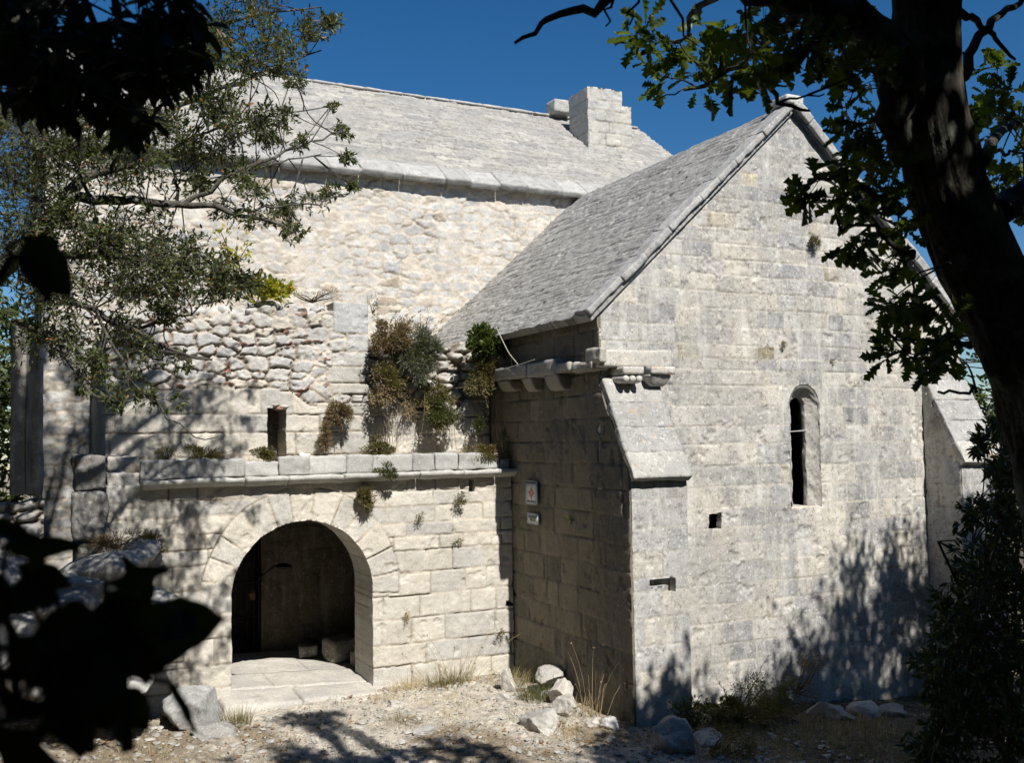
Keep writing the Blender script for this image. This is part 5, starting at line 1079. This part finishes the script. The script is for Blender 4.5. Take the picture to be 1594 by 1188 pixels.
# ---- blurred shrub close to the camera, bottom left
ns = empty('near_shrub', (-.75, .55, float(terr(-.75, .55))), 'black out of focus shrub with broad leaves right in front at the bottom left', 'shrub')
wd, lf = MB(), MB(); root = np.array((-.75, .55, float(terr(-.75, .55))))
NL = [(315, 880, 165, 905, 150, 70), (330, 968, 205, 985, 150, 100), (235, 900, 150, 1040, 170, 110), (130, 850, 10, 850, 150, 70), (150, 930, 30, 880, 140, 75), (20, 1010, 140, 950, 150, 90), (-20, 1060, 120, 1010, 160, 100), (100, 1110, 60, 990, 130, 90), (165, 1130, 120, 1010, 150, 100), (250, 1040, 150, 1000, 130, 90), (232, 1100, 215, 985, 130, 70), (326, 1180, 262, 1062, 120, 34), (245, 1160, 190, 1070, 110, 80), (160, 1195, 80, 1090, 130, 90), (100, 1210, -10, 1130, 120, 70), (60, 900, -40, 985, 130, 90), (125, 478, 42, 368, 150, 105), (90, 480, 25, 400, 130, 80), (205, 950, 90, 985, 150, 95), (185, 1065, 60, 1060, 150, 95), (300, 1015, 200, 1030, 110, 70), (40, 960, -30, 900, 110, 70), (190, 868, 235, 940, 90, 50), (25, 1150, -60, 1060, 140, 60), (250, 960, 160, 950, 120, 90), (70, 850, -20, 815, 110, 60), (110, 1010, 220, 1010, 140, 90), (60, 1030, 170, 1080, 150, 90), (40, 1090, 150, 1080, 140, 80), (120, 960, 220, 930, 130, 80), (10, 990, 90, 1060, 140, 90), (130, 1100, 200, 1020, 120, 80), (270, 940, 190, 1000, 120, 80), (-10, 930, 90, 930, 130, 60), (90, 880, 10, 960, 130, 60), (200, 1150, 140, 1050, 130, 80), (240, 1000, 300, 960, 100, 80), (125, 1180, 110, 1080, 120, 70)]
rg = np.random.default_rng(8); hubs = [at(20, 1120, .62), at(110, 1060, .66), at(180, 1010, .70)]
tube(wd, curve([root, root+np.array((.1, .05, .5)), hubs[0], hubs[1], hubs[2]], 16), np.linspace(.012, .004, 16), 6)
st2 = curve([root, root+np.array((-.1, .1, 1.0)), at(-90, 700, .75), at(-40, 480, .72), at(20, 400, .70)], 14); tube(wd, st2, np.linspace(.010, .003, 14), 6)
for k, (x0, y0, x1, y1, _, wpx) in enumerate(NL):          # tip, stalk end, width in the same units as the length
    Y = .60+.10*rg.random(); tip, bs = at(x0, y0, Y+rg.uniform(-.03, .03)), at(x1, y1, Y); d = tip-bs; Ln = np.linalg.norm(d)
    view = np.array((0, -1, .15)); BL = MB
    s = np.cross(d/Ln, view); nrm = np.cross(s, d/Ln); nrm = nrm/np.linalg.norm(nrm)+rg.normal(size=3)*.35
    bv = BIGLEAF[0].copy(); q1, q2 = rg.uniform(0, 6, 2); bv[:, 1] = bv[:, 1]*(1+.09*np.sin(bv[:, 0]*9+q1)+.05*np.sin(bv[:, 0]*21+q2))+.08*np.sin(bv[:, 0]*3.2+q2)*rg.uniform(-1, 1); bv[:, 2] += .12*np.sin(bv[:, 0]*5+q1)*np.sign(bv[:, 1])*np.abs(bv[:, 1])
    leaves(lf, (bv, BIGLEAF[1]), [bs], [d], Ln, wpx/1563*Y*.86, np.random.default_rng(k), .0, up=nrm)
    hb = min(hubs+[st2[-1]], key=lambda h: np.linalg.norm(h-bs)); tube(wd, curve([hb, (hb+bs)/2+rg.normal(size=3)*.01, bs], 5), np.full(5, .0016), 4)
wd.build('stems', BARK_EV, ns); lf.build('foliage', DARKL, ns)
# ---- dark arbutus bush, lower right
ab = empty('evergreen_bush', (7.7, 5.9, float(terr(7.7, 5.9))), 'tall dark evergreen bush filling the lower right corner', 'bush')
wd, lf = MB(), MB(); rg = np.random.default_rng(55); root = np.array((7.9, 5.8, float(terr(7.9, 5.8))))
BC = [(1540, 800, 34, 2), (1570, 760, 40, 3), (1590, 830, 50, 3), (1545, 870, 50, 4), (1520, 800, 18, 1), (1580, 700, 24, 1), (1530, 930, 55, 5), (1590, 930, 60, 5), (1500, 960, 38, 3), (1520, 1010, 60, 5), (1590, 1030, 60, 5), (1480, 1040, 45, 4), (1540, 1100, 60, 5), (1490, 1110, 40, 4), (1590, 1140, 60, 4), (1500, 1170, 60, 4), (1460, 1175, 35, 3), (1510, 880, 24, 1), (1560, 660, 20, 1), (1530, 690, 22, 1), (1515, 700, 14, .6), (1575, 720, 30, 2)]
st = []
for k in range(9):
    e = at(rg.uniform(1430, 1600), rg.uniform(750, 1050), rg.uniform(5.2, 6.3)); Q = curve([root+rg.normal(size=3)*np.array((.15, .15, 0)), (root+e)/2+rg.normal(size=3)*.2, e], 9); tube(wd, Q, np.linspace(.03, .01, 9), 6); st.append(Q)
e = at(1560, 680, 5.6); Q = curve([root, (root+e)/2, e], 9); tube(wd, Q, np.linspace(.025, .008, 9), 6); st.append(Q)
st = np.concatenate(st)
for x, y, r, k in BC:
    for j in range(max(1, int(k*3.2))):
        Y = rg.uniform(5.1, 6.5); cc = at(x+rg.uniform(-.5, .5)*r, y+rg.uniform(-.5, .5)*r, Y); a = st[np.argsort(np.linalg.norm(st-cc, axis=1))[rg.integers(0, 4)]]
        spray(wd, lf, a, cc, r/1563*8*1.0, 6, 9, LEAF, .085, .030, rg, .008, tilt=.7, bunch=True)
wd.build('stems', BARK_EV, ab); lf.build('foliage', ARBL, ab)
# ---- tree beyond the right edge that throws the shade on the gable foot
st_ = empty('shade_tree', (14.2, 3.2, float(terr(14.2, 3.2))), 'leafy tree standing to the right, its shadow falling on the gable foot', 'tree')
wd = MB(); tube(wd, curve([(14.2, 3.2, float(terr(14.2, 3.2))-.1), (14.1, 3.6, 3), (13.6, 4.6, 5.6)], 12), np.linspace(.2, .1, 12), 10, lump=.1); wd.build('trunk', BARK_EV, st_)
canopy(st_, (13.6, 4.6, 5.6), (13.7, 5.0, 6.9), (3.0, 1.7, 1.8), 330, 15, size=.11, leafmat=ARBL, bark=BARK_EV, rsp=.55, width=.45)
canopy(st_, (13.6, 4.6, 5.6), (11.2, 5.0, 6.4), (1.1, .7, 1.0), 46, 16, size=.10, leafmat=ARBL, bark=BARK_EV, rsp=.4, width=.45, names=('side_limbs', 'side_crown'))
canopy(st_, (12.0, 4.6, 5.8), (8.1, 5.1, 6.7), (.25, .35, .35), 4, 17, size=.10, leafmat=ARBL, bark=BARK_EV, rsp=.28, width=.45, names=('outer_limbs', 'outer_crown'))
canopy(st_, (12.0, 2.6, 5.4), (9.4, 3.3, 7.0), (2.9, 1.3, 1.2), 400, 18, size=.15, leafmat=ARBL, bark=BARK_EV, rsp=.55, width=.5, names=('front_limbs', 'front_crown'))
canopy(st_, (12.0, 2.6, 5.4), (9.3, 1.6, 7.4), (2.9, 1.1, 1.0), 240, 19, size=.16, leafmat=ARBL, bark=BARK_EV, rsp=.6, width=.6, names=('back_limbs', 'back_crown'))
# ---- trees behind
def far_tree(label, x, y, z, h, r, seed, n, size):
    rg = np.random.default_rng(seed); o = empty('background_tree', (x, y, z), label, 'tree'); wd, lf = MB(), MB()
    tube(wd, curve([(x, y, z-.3), (x+.1*h*.3, y, z+h*.4), (x, y, z+h*.85)], 9), np.linspace(.035*h, .01*h, 9), 8, lump=.08)
    for k in range(n):
        d = rg.normal(size=3); d /= np.linalg.norm(d); c = np.array((x, y, z+h*.62))+d*np.array((r, r, h*.36))*rg.random()**.4
        spray(wd, lf, np.array((x, y, min(c[2]-.3, z+h*.8))), c, r*.30, 7, 9, LEAF4, size, size*.5, rg, .03, tilt=.8)
    wd.build('trunk', BARK_EV, o); lf.build('crown', FARL, o)
far_tree('pale green tree behind the gable end at the right edge', 27.5, 21.5, -1.5, 10.2, 2.6, 61, 80, .22)
far_tree('green tree showing behind the gable coping beside the oak trunk', 20.5, 20.5, -1.3, 8.6, 1.7, 62, 60, .20)
far_tree('dark tree behind the weathered upright at the left edge', -1.25, 20.5, -1.6, 8.6, 1.45, 63, 150, .16)
far_tree('leafy tree at the far left behind the low rubble wall', -1.6, 25, -1.8, 10.5, 1.9, 64, 120, .22)
# ---- surrounding wood: unseen trees added left, behind and far right to block low sky
def unseen_woodland():
    rg = np.random.default_rng(91); lf = MB(); P = []
    for k in range(70):
        t = k/70; a = math.radians(110+t*230); r = rg.uniform(17, 24); c = np.array((4+r*math.cos(a), 4+r*1.05*math.sin(a), 0)); h = rg.uniform(7.5, 10.5)
        if c[0] > -8 and c[1] > 6 and c[0] < 14: continue
        c[2] = float(terr(c[0], c[1])); n = 420; d = rg.normal(size=(n, 3)); d /= np.linalg.norm(d, axis=1, keepdims=True)
        P.append(c+np.array((0, 0, h*.5))+d*np.array((2.4, 2.4, h*.5))*(rg.random((n, 1))**.35))
    for k in range(60):       # unseen trees added close behind the camera and to its right
        c = np.array((rg.uniform(-8, 24), rg.uniform(-13, -5), 0)); h = rg.uniform(11, 14.5)
        if k > 42: c[:2] = rg.uniform(14.5, 22), rg.uniform(-6, 1); h = 9.5
        if abs(c[0]+1.6) < 2 and c[1] > -6: continue
        c[2] = float(terr(c[0], c[1])); n = 520; d = rg.normal(size=(n, 3)); d /= np.linalg.norm(d, axis=1, keepdims=True)
        P.append(c+np.array((0, 0, h*.52))+d*np.array((2.0, 1.8, h*.48))*(rg.random((n, 1))**.35))
    for k in range(46):       # tall unseen trees added close by on the left
        c = np.array((rg.uniform(-9.5, -4.2), rg.uniform(-9, 21), 0)); h = rg.uniform(10, 13.5); c[2] = float(terr(c[0], c[1])); n = 420; d = rg.normal(size=(n, 3)); d /= np.linalg.norm(d, axis=1, keepdims=True)
        if c[0] > -5.5 and c[1] > 13: continue
        P.append(c+np.array((0, 0, h*.52))+d*np.array((1.6, 1.6, h*.48))*(rg.random((n, 1))**.35))
    P = np.concatenate(P); leaves(lf, LEAF4, P, rg.normal(size=P.shape), .75, .42, rg, 1.0)
    tag(lf.build('unseen_woodland', FARL), kind='stuff')
unseen_woodland()
